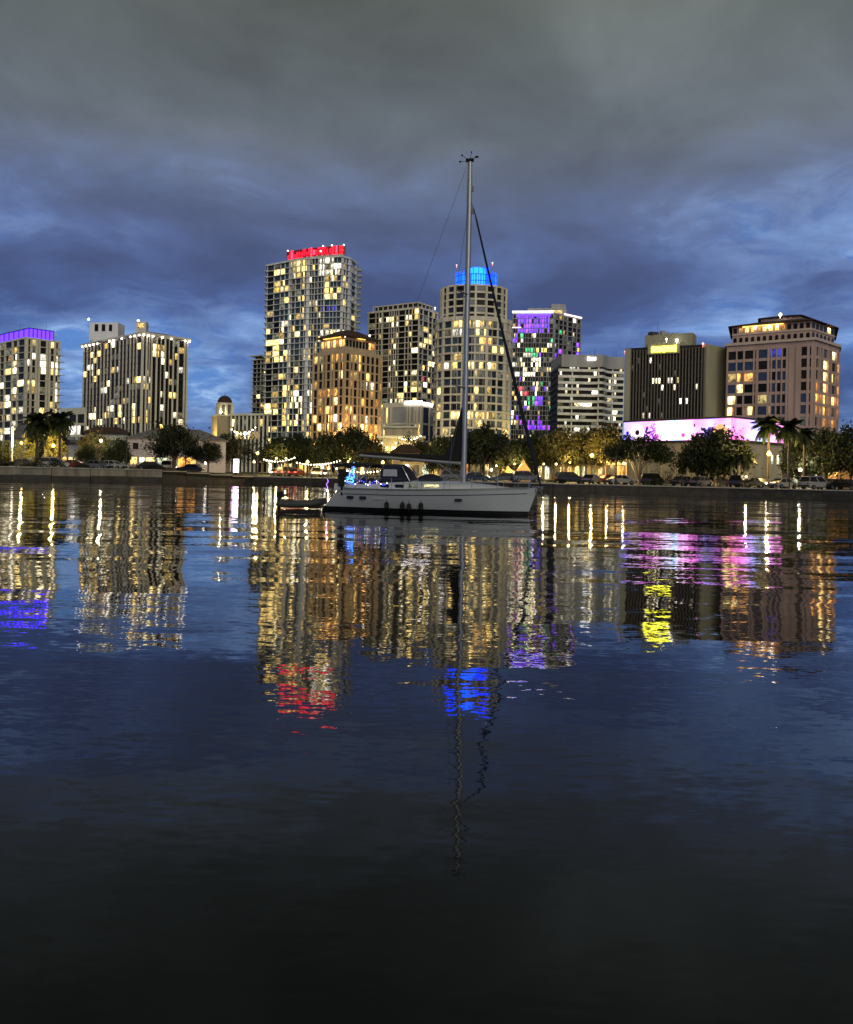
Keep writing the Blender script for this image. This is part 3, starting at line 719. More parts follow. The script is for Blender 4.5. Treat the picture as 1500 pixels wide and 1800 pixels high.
q = MB(); q.box((c.x - 1, c.y + 2, H + 3), (24, 12, 4.6), -.05); q.box((c.x + 6, c.y, H + 6), (9, 8, 4), -.05); q.build('plant_room', M['grey_conc'], r)
bx('window', M['lit_warm'], r, (c.x + 4.0, c.y - 4.3, H + 3.0), (8, .3, 2.0), -.05)

# --- office block with wavy white bands
Y = 420
xl, xr = TX(981, 690) * Y, TX(1101, 690) * Y
def wavy(s):
    x = xl + (xr - xl) * s
    return x, Y + 5.5 * (1 / (1 + math.exp(-(s - .70) * 26))) - 3.5 * math.exp(-((s - .63) / .07) ** 2)
front = [wavy(i / 24) for i in range(25)]
cx, cy = (xl + xr) / 2, Y + 12
zt = Z(1040, 624, Y); z0 = 1.9
r = empty('office_building', (cx, cy, z0), 0, 'office block of wavy white bands with a small white sign on top', 'building')
fl = [(x - cx, y - cy) for x, y in front]; back = [(fl[-1][0], 14), (fl[0][0], 14)]
H = zt - z0; zb = Z(1040, 645, Y) - z0
q = MB(); q.prism([(x, y + .9) for x, y in fl] + back, 0, zb); q.build('wall', M['dark_wall'], r)
q = MB(); q.prism([(x + (1.5 if i < 2 else 0), y - .3) for i, (x, y) in enumerate(fl)] + back, zb - .2, H); q.build('fascia', M['grey_conc'], r)
nb = 14; fh = zb / (nb + 4.0)
q = MB(); q.prism([(x, y - .5) for x, y in fl] + back, -.62, .62); me = q.mesh('band', M['white_concrete'])
rg = random.Random(9)
for i in range(3, nb + 3):
    zz = zb - (i - 2.4) * fh; obj('band', me, r, (0, 0, zz))
    for j in range(0, 24, 2):
        a, c = Vector(fl[j]), Vector(fl[j + 2]); d = c - a; m_ = (a + c) / 2
        rr = rg.random(); mt = 'lit_white' if rr < .16 else 'lit_dim' if rr < .34 else 'glass_dark'
        bx('window', M[mt], r, (m_.x, m_.y + .8, zz + fh / 2), (d.length * (.35 if mt == 'lit_white' and rg.random() < .6 else .96), .12, fh - 1.25), math.atan2(d.y, d.x))
    for j in (5, 14, 20):
        bx('column', M['white_concrete'], r, (fl[j][0], fl[j][1] + .5, zz + fh / 2), (.6, .5, fh - 1.25))
roofgear(r, 1030, 622, Y + 10, H, 4); roofgear(r, 1075, 622, Y + 10, H, 3)
c = local(r, 1047, 631, Y)
for i in range(7): bx('sign_letter', M['sign_white'], r, (c.x - 3.6 + i * 1.2, fl[12][1] - .75, c.z), (.95, .2, 1.35 if i % 3 else 1.7))
q = MB(); q.tube([(0, 0, 0), (0, 0, 5)], .12, 5); c = local(r, 1054, 622, Y); q.build('antenna', M['charcoal'], r, (c.x, 0, H))

# --- dark finned office with a yellow sign
Y = 300
plan = fplan([(1099, 313), (1239, 300), (1274, 308)], 680, 25)
zt = Z(1239, 609, Y)
rgn = [(1145, 650, 1188, 656, 'lit_white', .95), (1145, 660, 1195, 672, 'lit_white', .7), (1155, 678, 1210, 688, 'lit_white', .5), (1195, 705, 1215, 716, 'lit_white', .7), (1130, 720, 1150, 732, 'lit_white', .6), (1150, 622, 1185, 630, 'lit_warm', .5)]
r, pl, H, fh = tower('office_tower', 'dark finned office block with yellow lit sign and blank olive end wall', plan, zt, 19, [(0, [1.9] + [1] * 24, .34, .55)], 'dark_wall', lit=[('lit_white', .012), ('lit_dim', .03)], regions=rgn, slab_t=.5, slab_out=-.2, pier_mat='fin', seed=71, skip_below=16, cap=330, recess=.5)
P = [Vector(p_) for p_ in pl]
d = (P[1] - P[0]).normalized(); rz = math.atan2(d.y, d.x); nr = Vector((d.y, -d.x)); wl = (P[1] - P[0]).length
m_ = P[0] + d * wl * .035 + nr * .1; bx('end_pier', M['olive'], r, (m_.x, m_.y, H / 2 + .2), (wl * .075, 1.6, H + .6), rz)
d2 = (P[2] - P[1]); m_ = (P[1] + P[2]) / 2
q = MB(); q.box((m_.x, m_.y, (H + .8) / 2), (d2.length + .3, 1.2, H + .8), math.atan2(d2.y, d2.x)); q.build('end_wall', M['olive'], r)
bx('end_pier', M['cream'], r, (P[2].x + .3, P[2].y, (H + .8) / 2), (1.0, 1.6, H + .8), math.atan2(d2.y, d2.x))
m_ = P[0] + d * wl * .54 - nr * 4
q = MB(); q.box((m_.x, m_.y, H + 2.6), (wl * .60, 7, 5.2), rz); q.build('plant_room', M['olive'], r)
m_ = P[0] + d * wl * .49 + nr * .75
q = MB(); q.box((m_.x, m_.y, H + .1), (wl * .40, .4, 4.2), rz); q.build('sign_board', M['olive'], r)
for i in range(9):
    c = P[0] + d * wl * (.355 + i * .035) + nr * 1.05; bx('sign_letter', M['sign_yellow'], r, (c.x, c.y, H - .3), (wl * .031, .2, 1.9 if i % 4 else 2.2), rz)
roofgear(r, 1180, 592, 308, H + 5.2, 4); beacon(r, 1190, 598, 303, r=.5); beacon(r, 1236, 604, 300, 'beacon_red'); beacon(r, 1106, 615, 312, 'beacon_red', .3); beacon(r, 1099, 618, 314, 'beacon_red', .25); beacon(r, 1172, 596, 303)

# --- pink apartment block with hipped roofs
Y = 282
plan = fplan([(1277, 299), (1430, 282), (1474, 297)], 680, 26)
zt = Z(1430, 603, Y)
rgn = [(1275, 655, 1298, 672, 'lit_warm', .8), (1298, 655, 1325, 672, 'lit_orange', .8), (1275, 710, 1325, 725, 'lit_warm', .9), (1390, 710, 1402, 722, 'lit_warm', .9), (1434, 640, 1475, 672, 'lit_warm', .75), (1432, 676, 1478, 745, 'lit_orange', .7), (1348, 608, 1380, 622, 'lit_blue', .9), (1436, 622, 1465, 632, 'lit_white', .5)]
r, pl, H, fh = tower('apartment_block', 'pink apartment block with brown hipped roofs and lit top arcade, far right', plan, zt, 12, [(0, [1.1, .8, 1.1, .35, 1.2, .3, .55, .55, .55, .55, .5, 1.1, .55], [.5, .4, .5, .5, .8, .7, .4, .4, .4, .7, 2.4, 2.4, .8], .3), (1, [.8, .5, .9, .5, .9, .5], [1.0, .8, .7], .4)], 'pink', lit=[('lit_warm', .04), ('lit_dim', .06)], regions=rgn, slab_t=1.0, slab_out=.06, seed=81, skip_below=14, dark=('glass_dark', 'glass_blue'), core='pink', recess=.3)
q = MB(); q.prism(offset(pl, .8), 0, .9); q.build('cornice', M['pink_trim'], r, (0, 0, H + 1.0))
pi_ = offset(pl, -1.6); P = [Vector(p_) for p_ in pi_]
q = MB(); q.prism(pi_, 0, 6.2); q.build('upper_wall', M['pink'], r, (0, 0, H + 1.6))
for e, n in ((0, 13), (1, 6)):
    a, c = P[e], P[e + 1]; d = (c - a).normalized(); nr = Vector((d.y, -d.x)); rz = math.atan2(d.y, d.x); w_ = (c - a).length / n
    for i in range(n):
        m_ = a + d * w_ * (i + .5) + nr * .06
        q = MB(); ww = w_ * .27; pts = [(-ww, 0), (ww, 0), (ww, 1.5)] + [(ww * math.cos(k * PI / 6), 1.5 + ww * math.sin(k * PI / 6)) for k in range(1, 6)] + [(-ww, 1.5)]
        q.add([(x, -.08, z) for x, z in pts] + [(x, .08, z) for x, z in pts], [tuple(range(len(pts))), tuple(range(2 * len(pts) - 1, len(pts) - 1, -1))] + [(k, len(pts) + k, len(pts) + (k + 1) % len(pts), (k + 1) % len(pts)) for k in range(len(pts))])
        q.build('arched_window', M['glass_dark'], r, (m_.x, m_.y, H + 1.9), rz)
        bx('window', M['lit_orange'] if (e == 0 and 1 <= i <= 8) else M['lit_warm'] if e == 1 and i == 4 else M['glass_dark'], r, (m_.x, m_.y, H + 6.4), (w_ * .6, .2, 1.7), rz)
    m_ = (a + c) / 2 + nr * .05
    bx('string_course', M['pink_trim'], r, (m_.x, m_.y, H + 5.0), ((c - a).length, .5, .5), rz)
a, c = P[0], P[1]; d = (c - a).normalized(); nr = Vector((d.y, -d.x)); m_ = a.lerp(c, .40) + nr * .5
bx('cove_light', M['orange_glow'], r, (m_.x, m_.y, H + 7.5), ((c - a).length * .52, .2, .2), math.atan2(d.y, d.x))
for f_ in (.3, .48, .58):
    c2 = a.lerp(c, f_) + nr * .5; q = MB(); q.sphere((0, 0, 0), .42, 8, 5); q.build('arcade_lamp', M['beacon_white'], r, (c2.x, c2.y, H + 6.9))
hip(r, pi_, H + 7.8, 1.4, 2.6, 'roof_brown', .5)
cc = Vector((sum(p_.x for p_ in P) / len(P), sum(p_.y for p_ in P) / len(P)))
q = MB(); q.prism([tuple(cc + (p_ - cc) * .5) for p_ in P], H + 9.6, H + 11.4); q.build('attic', M['pink'], r)
hip(r, [tuple(cc + (p_ - cc) * .5) for p_ in P], H + 11.4, 1.0, 1.8, 'roof_brown', .3)
beacon(r, 1372, 553, 296, r=.55)
# ================================================================== low buildings along the shore
winmat('lit_shop', (1.0, 0.60, 0.14), (1.0, 0.80, 0.36), 1.2, 5.0)
winmat('lit_shop_pale', (0.92, 1.0, 0.66), (1.0, 0.95, 0.70), 1.4, 4.0)
winmat('lit_shop_orange', (1.0, 0.38, 0.06), (1.0, 0.48, 0.10), 1.2, 4.0)
winmat('lit_shop_dim', (0.75, 0.55, 0.16), (0.62, 0.50, 0.2), 0.15, 0.5)
SHOPS = ('lit_shop', 'lit_shop', 'lit_shop_pale', 'lit_shop_dim', 'lit_shop_dim', 'glass_dark')
def low(name, label, pts, ytop, wall, depth=12, ref=800, cat='building'):
    plan = fplan(pts, ref, depth); cx = sum(p_[0] for p_ in plan) / len(plan); cy = sum(p_[1] for p_ in plan) / len(plan)
    px, Y = pts[0]; z0 = 1.5; H = Z(px, ytop, Y) - z0
    r = empty(name, (cx, cy, z0), 0, label, cat); pl = [(x - cx, y - cy) for x, y in plan]
    q = MB(); q.prism(pl, -.6, H); q.build('wall', M[wall], r)
    return r, pl, H
def openings(r, pl, e, spec, z, h, out=.06, name='window', frame=None):
    """spec: (from, to, material) as fractions of the wall's length"""
    a, c = Vector(pl[e]), Vector(pl[e + 1]); d = c - a; ln = d.length; dn = d / ln; nr = Vector((dn.y, -dn.x)); rz = math.atan2(d.y, d.x)
    for f0, f1, mt in spec:
        m_ = a + d * ((f0 + f1) / 2) + nr * out
        o = bx(name, M[mt], r, (m_.x, m_.y, z + h / 2), (ln * (f1 - f0), .14, h), rz)
        if frame:
            for zz in (z - .06, z + h + .06): bx('window_trim', M[frame], r, (m_.x + nr.x * .05, m_.y + nr.y * .05, zz), (ln * (f1 - f0) + .2, .22, .12), rz)
            n = max(1, int(ln * (f1 - f0) / 1.3))
            for i in range(n + 1):
                mm = a + d * (f0 + (f1 - f0) * i / n) + nr * (out + .06); bx('mullion', M[frame], r, (mm.x, mm.y, z + h / 2), (.1, .12, h), rz)
def rowspec(rg, f0, f1, n, gap, mats):
    return [(f0 + (f1 - f0) * i / n, f0 + (f1 - f0) * (i + 1 - gap) / n, rg.choice(mats)) for i in range(n)]
rg = random.Random(77)
# lavender house on the left shore
r, pl, H = low('waterfront_building', 'two-storey lavender waterfront building with grey hipped roof behind the big oak', [(224, 172), (397, 179)], 771, 'lavender', 16)
hip(r, pl, H, .5, 2.6, 'roof_grey', .45)
openings(r, pl, 0, [(.03, .10, 'lit_shop'), (.12, .17, 'lit_shop_pale'), (.18, .27, 'lit_shop'), (.29, .42, 'lit_shop_pale')], 1.5, 1.5, frame='lavender')
openings(r, pl, 0, [(.50, .58, 'lit_shop_orange'), (.59, .69, 'lit_shop_orange')], .9, 2.3, frame='charcoal')
openings(r, pl, 0, [(.05, .11, 'glass_dark'), (.30, .36, 'glass_dark'), (.46, .52, 'glass_dark'), (.8, .85, 'glass_dark')], 4.6, 1.3, frame='lavender')
openings(r, pl, 0, [(.02, .44, 'charcoal')], -.2, 1.3, .08, 'dark_base')  # dark strip along the foot of the front wall
m_ = Vector(pl[0]).lerp(Vector(pl[1]), .9); q = MB(); q.sphere((0, 0, 0), .3, 10, 6); q.build('wall_lamp', M['beacon_white'], r, (m_.x - 2, m_.y - .7, 2.2))
# low pavilion left of it
r, pl, H = low('pavilion', 'low flat-roofed pavilion with lit counter under the left trees', [(104, 186), (224, 180)], 778, 'grey_conc', 12)
q = MB(); q.prism(offset(pl, 1.2), 0, .6); q.build('roof', M['roof_grey'], r, (0, 0, H))
openings(r, pl, 0, rowspec(rg, .05, .32, 3, .15, ('lit_shop_pale', 'lit_shop')) + rowspec(rg, .4, .95, 5, .3, ('glass_dark', 'lit_shop_dim')), .9, 2.0, frame='grey_conc')
r, pl, H = low('hall', 'small blue-grey hall with steep roof behind the left palms', [(20, 232), (58, 228)], 772, 'grey_conc', 14)
hip(r, pl, H, .5, 4.5, 'roof_grey', .35)
openings(r, pl, 0, [(.1, .25, 'lit_dim'), (.6, .75, 'glass_dark')], 1.5, 2, frame='cream')
r, pl, H = low('kiosk', 'cream kiosk with lamps under its eaves in front of the dark block', [(148, 214), (224, 212)], 762, 'cream', 10)
hip(r, pl, H, .9, 1.8, 'roof_brown', .55)
openings(r, pl, 0, rowspec(rg, .03, .97, 7, .3, ('lit_shop', 'lit_shop_pale', 'lit_dim')), 4.6, 1.3, frame='cream')
# cupola
Y = 300
c = W(393, 826, Y); r = empty('cupola_tower', (c.x, c.y, 1.9), 0, 'floodlit yellow tower with dark dome and open belfry left of the tall towers', 'tower')
zb = Z(393, 733, Y) - 1.9; q = MB(); q.box((0, 0, zb / 2), (7.0, 7.0, zb), .5); q.build('wall', M['wall_tan'], r)
q = MB(); q.box((0, 0, zb + .25), (7.7, 7.7, .5), .5); q.build('cornice', M['cream'], r)
q = MB(); q.box((0, 0, zb + 4.6), (4.9, 4.9, .6), .5); q.build('belfry_roof', M['cream'], r)
q = MB(); q.box((0, 0, zb + 2.3), (2.2, 2.2, 4.0), .5); q.build('belfry_core', M['lit_dim'], r)
for i in range(8):
    a = .5 + PI / 4 + i * PI / 4; k = 3.0 if i % 2 == 0 else 2.2
    bx('column', M['cream'], r, (k * math.cos(a), k * math.sin(a), zb + 2.4), (.75, .75, 3.8), .5)
q = MB(); q.tube([(0, 0, zb + 4.9)] + [(0, 0, zb + 4.9 + 2.6 * math.sin(k * PI / 12)) for k in range(1, 7)] + [(0, 0, zb + 8.6)], [2.45] + [2.45 * math.cos(k * PI / 12) + .12 for k in range(1, 7)] + [.05], 14); q.build('dome', M['roof_brown'], r, smooth=True)
flood(r, (-5, -6, zb - 8), 2600, (1, .72, .22)); flood(r, (4.5, -6, zb - 8), 2600, (1, .72, .22)); flood(r, (0, -3.2, zb + .9), 500, (1, .85, .5), .15)
r, pl, H = low('arcade_building', 'pale colonnaded building between the cupola and the tall towers', [(404, 292), (472, 286)], 731, 'charcoal', 20)
q = MB(); q.prism(offset(pl, .8), 0, .7); q.build('cornice', M['cream'], r, (0, 0, H))
for i in range(10):
    m_ = Vector(pl[0]).lerp(Vector(pl[1]), (i + .3) / 9.6); bx('column', M['cream'], r, (m_.x, m_.y - .3, H / 2), (.6, .6, H))
openings(r, pl, 0, rowspec(rg, .05, .98, 9, .4, ('lit_dim', 'glass_dark', 'lit_warm')), H - 3.6, 2.4)
openings(r, pl, 0, rowspec(rg, .05, .98, 9, .4, ('lit_white', 'glass_dark', 'lit_warm', 'lit_warm')), H - 8, 2.6)
# beige podium
r, pl, H = low('civic_building', 'warm-lit beige stepped building behind the little hipped-roof house', [(664, 262), (744, 258)], 770, 'wall_tan', 18)
q = MB(); q.prism(offset(pl, .6), 0, .7); q.build('cornice', M['cream'], r, (0, 0, H))
q = MB(); q.prism(offset(pl, -2), 0, 2.6); q.build('upper_storey', M['wall_tan'], r, (0, 0, H + .7)); q = MB(); q.prism(offset(pl, -1.5), 0, .5); q.build('cornice', M['cream'], r, (0, 0, H + 3.3))
openings(r, pl, 0, rowspec(rg, .03, .97, 7, .25, ('lit_shop', 'lit_shop_pale')), H - 4.2, 1.6, frame='cream')
for f_ in (.1, .4, .7):
    m_ = Vector(pl[0]).lerp(Vector(pl[1]), f_); q = MB(); q.sphere((0, 0, 0), .22, 8, 5); q.build('wall_lamp', M['lamp_white'], r, (m_.x, m_.y - 1.1, H - 1.6)); flood(r, (m_.x, m_.y - 4, H - 5), 900, (1, .78, .3), .2)
# little house
r, pl, H = low('house', 'small ochre house with dark red hipped roof above the boat cabin', [(691, 186), (737, 182)], 796, 'wall_tan', 9)
hip(r, pl, H, .6, 1.9, 'roof_brown', .4)
openings(r, pl, 0, [(.18, .27, 'charcoal')], .0, 2.4, name='door'); openings(r, pl, 0, [(.45, .58, 'lit_shop'), (.62, .75, 'lit_shop'), (.8, .92, 'lit_shop')], 2.6, 1.5, frame='wall_tan')
# arched pale pavilion
def arch_mesh(w_, h_, mat):
    q = MB(); n = 8; pts = [(-w_, 0), (w_, 0)] + [(w_ * math.cos(k * PI / n), h_ + w_ * math.sin(k * PI / n)) for k in range(n + 1)]
    k2 = len(pts); q.add([(x, -.07, z) for x, z in pts] + [(x, .07, z) for x, z in pts], [tuple(range(k2)), tuple(range(2 * k2 - 1, k2 - 1, -1))] + [(k, k2 + k, k2 + (k + 1) % k2, (k + 1) % k2) for k in range(k2)])
    return q.mesh('arch', M[mat])
r, pl, H = low('arcade_pavilion', 'pale green lit arcade seen just left of the mast', [(708, 171), (776, 168)], 811, 'wall_tan', 8)
for i, mt in enumerate(('lit_shop_pale', 'lit_shop_dim', 'lit_shop_pale', 'lit_shop')):
    m_ = Vector(pl[0]).lerp(Vector(pl[1]), (i + .5) / 4); o = obj('arched_window', arch_mesh(.78, 1.5, mt), r, (m_.x, m_.y - .1, .4))
q = MB(); q.prism(offset(pl, .5), 0, .4); q.build('roof', M['roof_brown'], r, (0, 0, H))
r, pl, H = low('cafe', 'orange-lit cafe front right behind the mast', [(777, 167), (866, 160)], 812, 'tan', 9)
openings(r, pl, 0, [(.02, .13, 'lit_shop_orange'), (.15, .29, 'lit_shop'), (.42, .55, 'lit_shop_orange'), (.58, .78, 'lit_shop_dim'), (.82, .95, 'lit_shop')], .5, 2.4, frame='roof_brown')
q = MB(); q.prism(offset(pl, .7), 0, .35); q.build('roof', M['roof_brown'], r, (0, 0, H))
# shops among the trees, centre
r, pl, H = low('shop_row', 'long row of brightly lit shops under the trees left of the boat', [(452, 205), (606, 196)], 800, 'tan', 10)
openings(r, pl, 0, rowspec(rg, .02, .98, 16, .3, ('lit_shop', 'lit_shop_pale', 'lit_shop_pale', 'lit_shop_orange', 'lit_shop_dim', 'glass_dark')), .5, 2.3, frame='cream')
q = MB(); q.prism(offset(pl, .9), 0, .4); q.build('roof', M['roof_brown'], r, (0, 0, H))
r, pl, H = low('shop_row', 'low lit shop front between the blue boat lights and the house', [(608, 196), (690, 188)], 806, 'wall_tan', 10)
openings(r, pl, 0, rowspec(rg, .03, .97, 9, .3, SHOPS), .4, 2.2, frame='cream')
q = MB(); q.prism(offset(pl, .9), 0, .4); q.build('roof', M['roof_brown'], r, (0, 0, H))
# yellow shops right of the bow
r, pl, H = low('shop_row', 'yellow-lit arched shop front under the brown trees right of the bow', [(944, 162), (1064, 154)], 804, 'wall_tan', 10, 820)
for i in range(9):
    m_ = Vector(pl[0]).lerp(Vector(pl[1]), (i + .5) / 9)
    obj('arched_window', arch_mesh(.5, 2.0, ('lit_shop', 'lit_shop_pale', 'lit_shop_dim', 'lit_shop', 'lit_shop')[i % 5]), r, (m_.x, m_.y - .1, .3))
q = MB(); q.prism(offset(pl, .7), 0, .4); q.build('roof', M['roof_brown'], r, (0, 0, H))
r, pl, H = low('garage', 'orange-lit garage wall left of the big screen building', [(1064, 150), (1102, 148)], 806, 'tan', 8, 820)
openings(r, pl, 0, [(.08, .45, 'lit_shop_dim'), (.55, .92, 'lit_shop_orange')], .3, 2.6, name='door', frame='roof_brown')
r, pl, H = low('restaurant', 'cream-lit restaurant front under the dark oaks at the right edge', [(1392, 148), (1540, 140)], 818, 'wall_tan', 10, 830)
openings(r, pl, 0, rowspec(rg, .02, .98, 12, .25, ('lit_shop', 'lit_shop_pale', 'lit_shop', 'lit_shop_dim')), .3, 2.1, frame='cream')
q = MB(); q.prism(offset(pl, .9), 0, .4); q.build('roof', M['roof_brown'], r, (0, 0, H))
def tent(px, back, w_, h_, mat, label):
    c = G(px, back); r = empty('tent', c, 0, label, 'tent'); z1 = h_ * .5
    q = MB(); q.box((0, 0, z1), (w_, w_, .12)); v = [(-w_ / 2, -w_ / 2, z1), (w_ / 2, -w_ / 2, z1), (w_ / 2, w_ / 2, z1), (-w_ / 2, w_ / 2, z1)]
    k = [(x * .35, y * .35, z1 + (h_ - z1) * .55) for x, y, _ in v]
    q.add(v + k + [(0, 0, h_)], [(0, 1, 5, 4), (1, 2, 6, 5), (2, 3, 7, 6), (3, 0, 4, 7), (4, 5, 8), (5, 6, 8), (6, 7, 8), (7, 4, 8)])
    q.build('canopy', M[mat], r)
    for sx, sy, dx, dy in ((0, 1, w_ * .9, .05), (-1, 0, .05, w_ * .9), (1, 0, .05, w_ * .9)): bx('side_curtain', M[mat], r, (sx * w_ * .46, sy * w_ * .46, z1 / 2), (dx, dy, z1 - .1))
    for sx in (-1, 1):
        for sy in (-1, 1): bx('leg', M['post_pale'], r, (sx * w_ * .47, sy * w_ * .47, z1 / 2), (.09, .09, z1))
emat('tent_orange_glow', (1, .50, .14), .28); emat('tent_white_glow', (1, .90, .70), .7)  # glow put into the fabric itself, in place of lamps inside
tent(893, 24, 2.6, 2.6, 'tent_orange_glow', 'low dim amber tent right of the lime-lit tree')
tent(920, 20, 2.2, 3.8, 'tent_orange_glow', 'amber-glowing peaked tent near the forestay foot')
tent(1480, 20, 3.0, 3.4, 'tent_orange_glow', 'amber-glowing tent at the right edge')
tent(1508, 24, 3.0, 3.4, 'tent_white_glow', 'white-glowing tent cut by the right edge of the picture')

# --- building wrapped in a video screen
Y = 160
plan = fplan([(1098, 179), (1286, 160), (1377, 172)], 750, 20)
cx = sum(p_[0] for p_ in plan) / 5; cy = sum(p_[1] for p_ in plan) / 5; z0 = 1.4
r = empty('screen_building', (cx, cy, z0), 0, 'tan box building wrapped by a glowing pink floral video screen', 'building'); pl = [(x - cx, y - cy) for x, y in plan]
zt = Z(1286, 732, Y) - z0; zs = Z(1286, 772, Y) - z0
q = MB(); q.prism(pl, -.5, zt - .25); q.build('wall', M['wall_tan'], r)
q = MB(); q.prism(offset(pl, .35), 0, .3); q.build('roof_edge', M['charcoal'], r, (0, 0, zt - .24))
q = MB(); q.prism(offset(pl, .42), 0, .35); q.build('screen_frame', M['charcoal'], r, (0, 0, zs - .4))
def screenmat(name, stops, strength):
    m = bpy.data.materials.new(name); m.use_nodes = True; MATS[name] = m; t = m.node_tree; b = t.nodes['Principled BSDF']
    b.inputs['Base Color'].default_value = (.02, .02, .02, 1)
    g = N(t, 'ShaderNodeTexCoord'); s = N(t, 'ShaderNodeSeparateXYZ'); L(t, g.outputs['Generated'], s.inputs[0])
    n = N(t, 'ShaderNodeTexNoise'); n.inputs['Scale'].default_value = 5; mp = N(t, 'ShaderNodeMapping'); mp.inputs['Scale'].default_value = (2.2, .1, .7); L(t, g.outputs['Generated'], mp.inputs[0]); L(t, mp.outputs[0], n.inputs[0])
    f = math_(t, 'ADD', s.outputs[0], math_(t, 'MULTIPLY_ADD', n.outputs[0], .14, -.07))
    c = ramp(t, f, stops); n2 = N(t, 'ShaderNodeTexNoise'); n2.inputs['Scale'].default_value = 1.6; n2.inputs['Detail'].default_value = 3; L(t, mp.outputs[0], n2.inputs[0])
    c = mix(t, ramp(t, n2.outputs[0], [(.45, 0.0), (.72, .55)]), c, (1, .50, 1))
    L(t, c, b.inputs['Emission Color']); b.inputs['Emission Strength'].default_value = strength
    return m
sA = screenmat('screen_front', [(0, (.14, .20, 1)), (.10, (.42, .22, 1)), (.25, (1, .20, .85)), (.38, (1, .45, .85)), (.47, (.6, .7, 1)), (.53, (.15, .7, 1)), (.58, (1, .45, 1)), (.70, (1, .18, .80)), (.82, (.28, .28, 1)), (.91, (.65, .15, 1)), (1.0, (1, .22, .10))], 3.0)
sB = screenmat('screen_side', [(0, (1, .12, .42)), (.2, (1, .20, .8)), (.42, (.3, .34, 1)), (.55, (.25, .65, 1)), (.75, (1, .32, 1)), (1, (1, .15, .6))], 3.0)
P = [Vector(p_) for p_ in pl]
for e, mt in ((0, sA), (1, sB)):
    a, c = P[e], P[e + 1]; d = c - a; nr = Vector((d.y, -d.x)).normalized(); m_ = (a + c) / 2 + nr * .16
    bx('screen', mt, r, (m_.x, m_.y, (zs + zt) / 2 - .15), (d.length, .22, zt - zs - .35), math.atan2(d.y, d.x))
emat('pix_petal', (1, .80, .86), 1.6); emat('pix_dark', (.05, .01, .05), .25, False); emat('pix_navy', (.03, .03, .22), .5, False); emat('pix_purple', (.30, .08, .9), 1.0, False); emat('pix_orange', (1, .45, .2), 1.2, False); emat('pix_magenta', (1, .12, .8), 1.1, False)
a0, d0 = P[0], P[1] - P[0]; wl = d0.length; dn = d0 / wl; nr0 = Vector((dn.y, -dn.x)); hs = zt - zs - .4
def scr(u, z, off): v = a0 + dn * u + nr0 * (.28 + off); return (v.x, v.y, zs + z)
def petal_shape(name, mat, u, z, rr, n, inner=.3, off=.02, rot=0.0, wid=.5):
    q = MB()
    for k in range(n):
        an = rot + 2 * PI * k / n; pts = []
        for s, wd in ((inner, .12), (.6, wid), (.88, wid * .9), (1.0, wid * .35)):
            pts.append((s, wd))
        ring = [(s, wd) for s, wd in pts] + [(s, -wd) for s, wd in reversed(pts)]
        vs = []
        for s, wd in ring:
            uu = u + rr * (s * math.cos(an) - wd * math.sin(an)); zz = z + rr * (s * math.sin(an) + wd * math.cos(an))
            vs.append(scr(uu, max(.05, min(hs - .02, zz)), off + .003 * k))
        q.add(vs, [tuple(range(len(vs)))])
    return q.build(name, MATS[mat], r)
def disc(name, mat, u, z, rr, off=.06):
    q = MB(); q.add([scr(u + rr * math.cos(2 * PI * k / 14), max(.05, min(hs - .02, z + rr * math.sin(2 * PI * k / 14))), off) for k in range(14)], [tuple(range(14))]); return q.build(name, MATS[mat], r)
petal_shape('printed_leaf', 'pix_navy', wl * .045, .9, 1.2, 5, .1, .01, .4, .3)
petal_shape('printed_leaf', 'pix_navy', wl * .225, 1.5, 1.5, 6, .1, .01, .2, .2)
petal_shape('printed_flower', 'pix_petal', wl * .145, 1.75, 1.75, 9, .2, .05, .1, .4); disc('flower_heart', 'pix_dark', wl * .145, 1.75, .55, .10)
for k in range(7): petal_shape('printed_sprig', 'pix_purple', wl * .30 + .35 * math.sin(k * 2.2), .3 + k * .5, .75 - k * .06, 4, .1, .01 + k * .006, k, .3)
petal_shape('printed_flower', 'pix_magenta', wl * .335, .8, .6, 6, .1, .03, 0, .4)
petal_shape('printed_flower', 'pix_magenta', wl * .585, 1.0, .45, 6, .1, .03, 0, .4)
petal_shape('printed_leaf', 'pix_navy', wl * .80, .9, 1.6, 7, .1, .01, .3, .22); petal_shape('printed_leaf', 'pix_purple', wl * .85, 1.4, 1.2, 6, .1, .03, .1, .25); petal_shape('printed_leaf', 'pix_navy', wl * .975, .9, 1.1, 5, .1, .01, .9, .22)
petal_shape('printed_flower', 'pix_orange', wl * .915, 1.5, 1.5, 8, .2, .06, .2, .36); disc('flower_heart', 'pix_dark', wl * .915, 1.5, .5, .10)
# windows high on the side wall
a1, d1 = P[1], P[2] - P[1]; n1 = Vector((d1.y, -d1.x)).normalized()
for f_ in (.78, .9):
    m_ = a1 + d1 * f_ + n1 * .06; bx('window', M['lit_shop_pale'], r, (m_.x, m_.y, zs - 3.4), (.5, .14, 1.8), math.atan2(d1.y, d1.x))
for i in range(1, 8):
    m_ = a0 + d0 * i / 8 + nr0 * .03; bx('wall_rib', M['wall_tan'], r, (m_.x, m_.y, (zs - .5) / 2), (.35, .25, zs - .5), math.atan2(d0.y, d0.x))

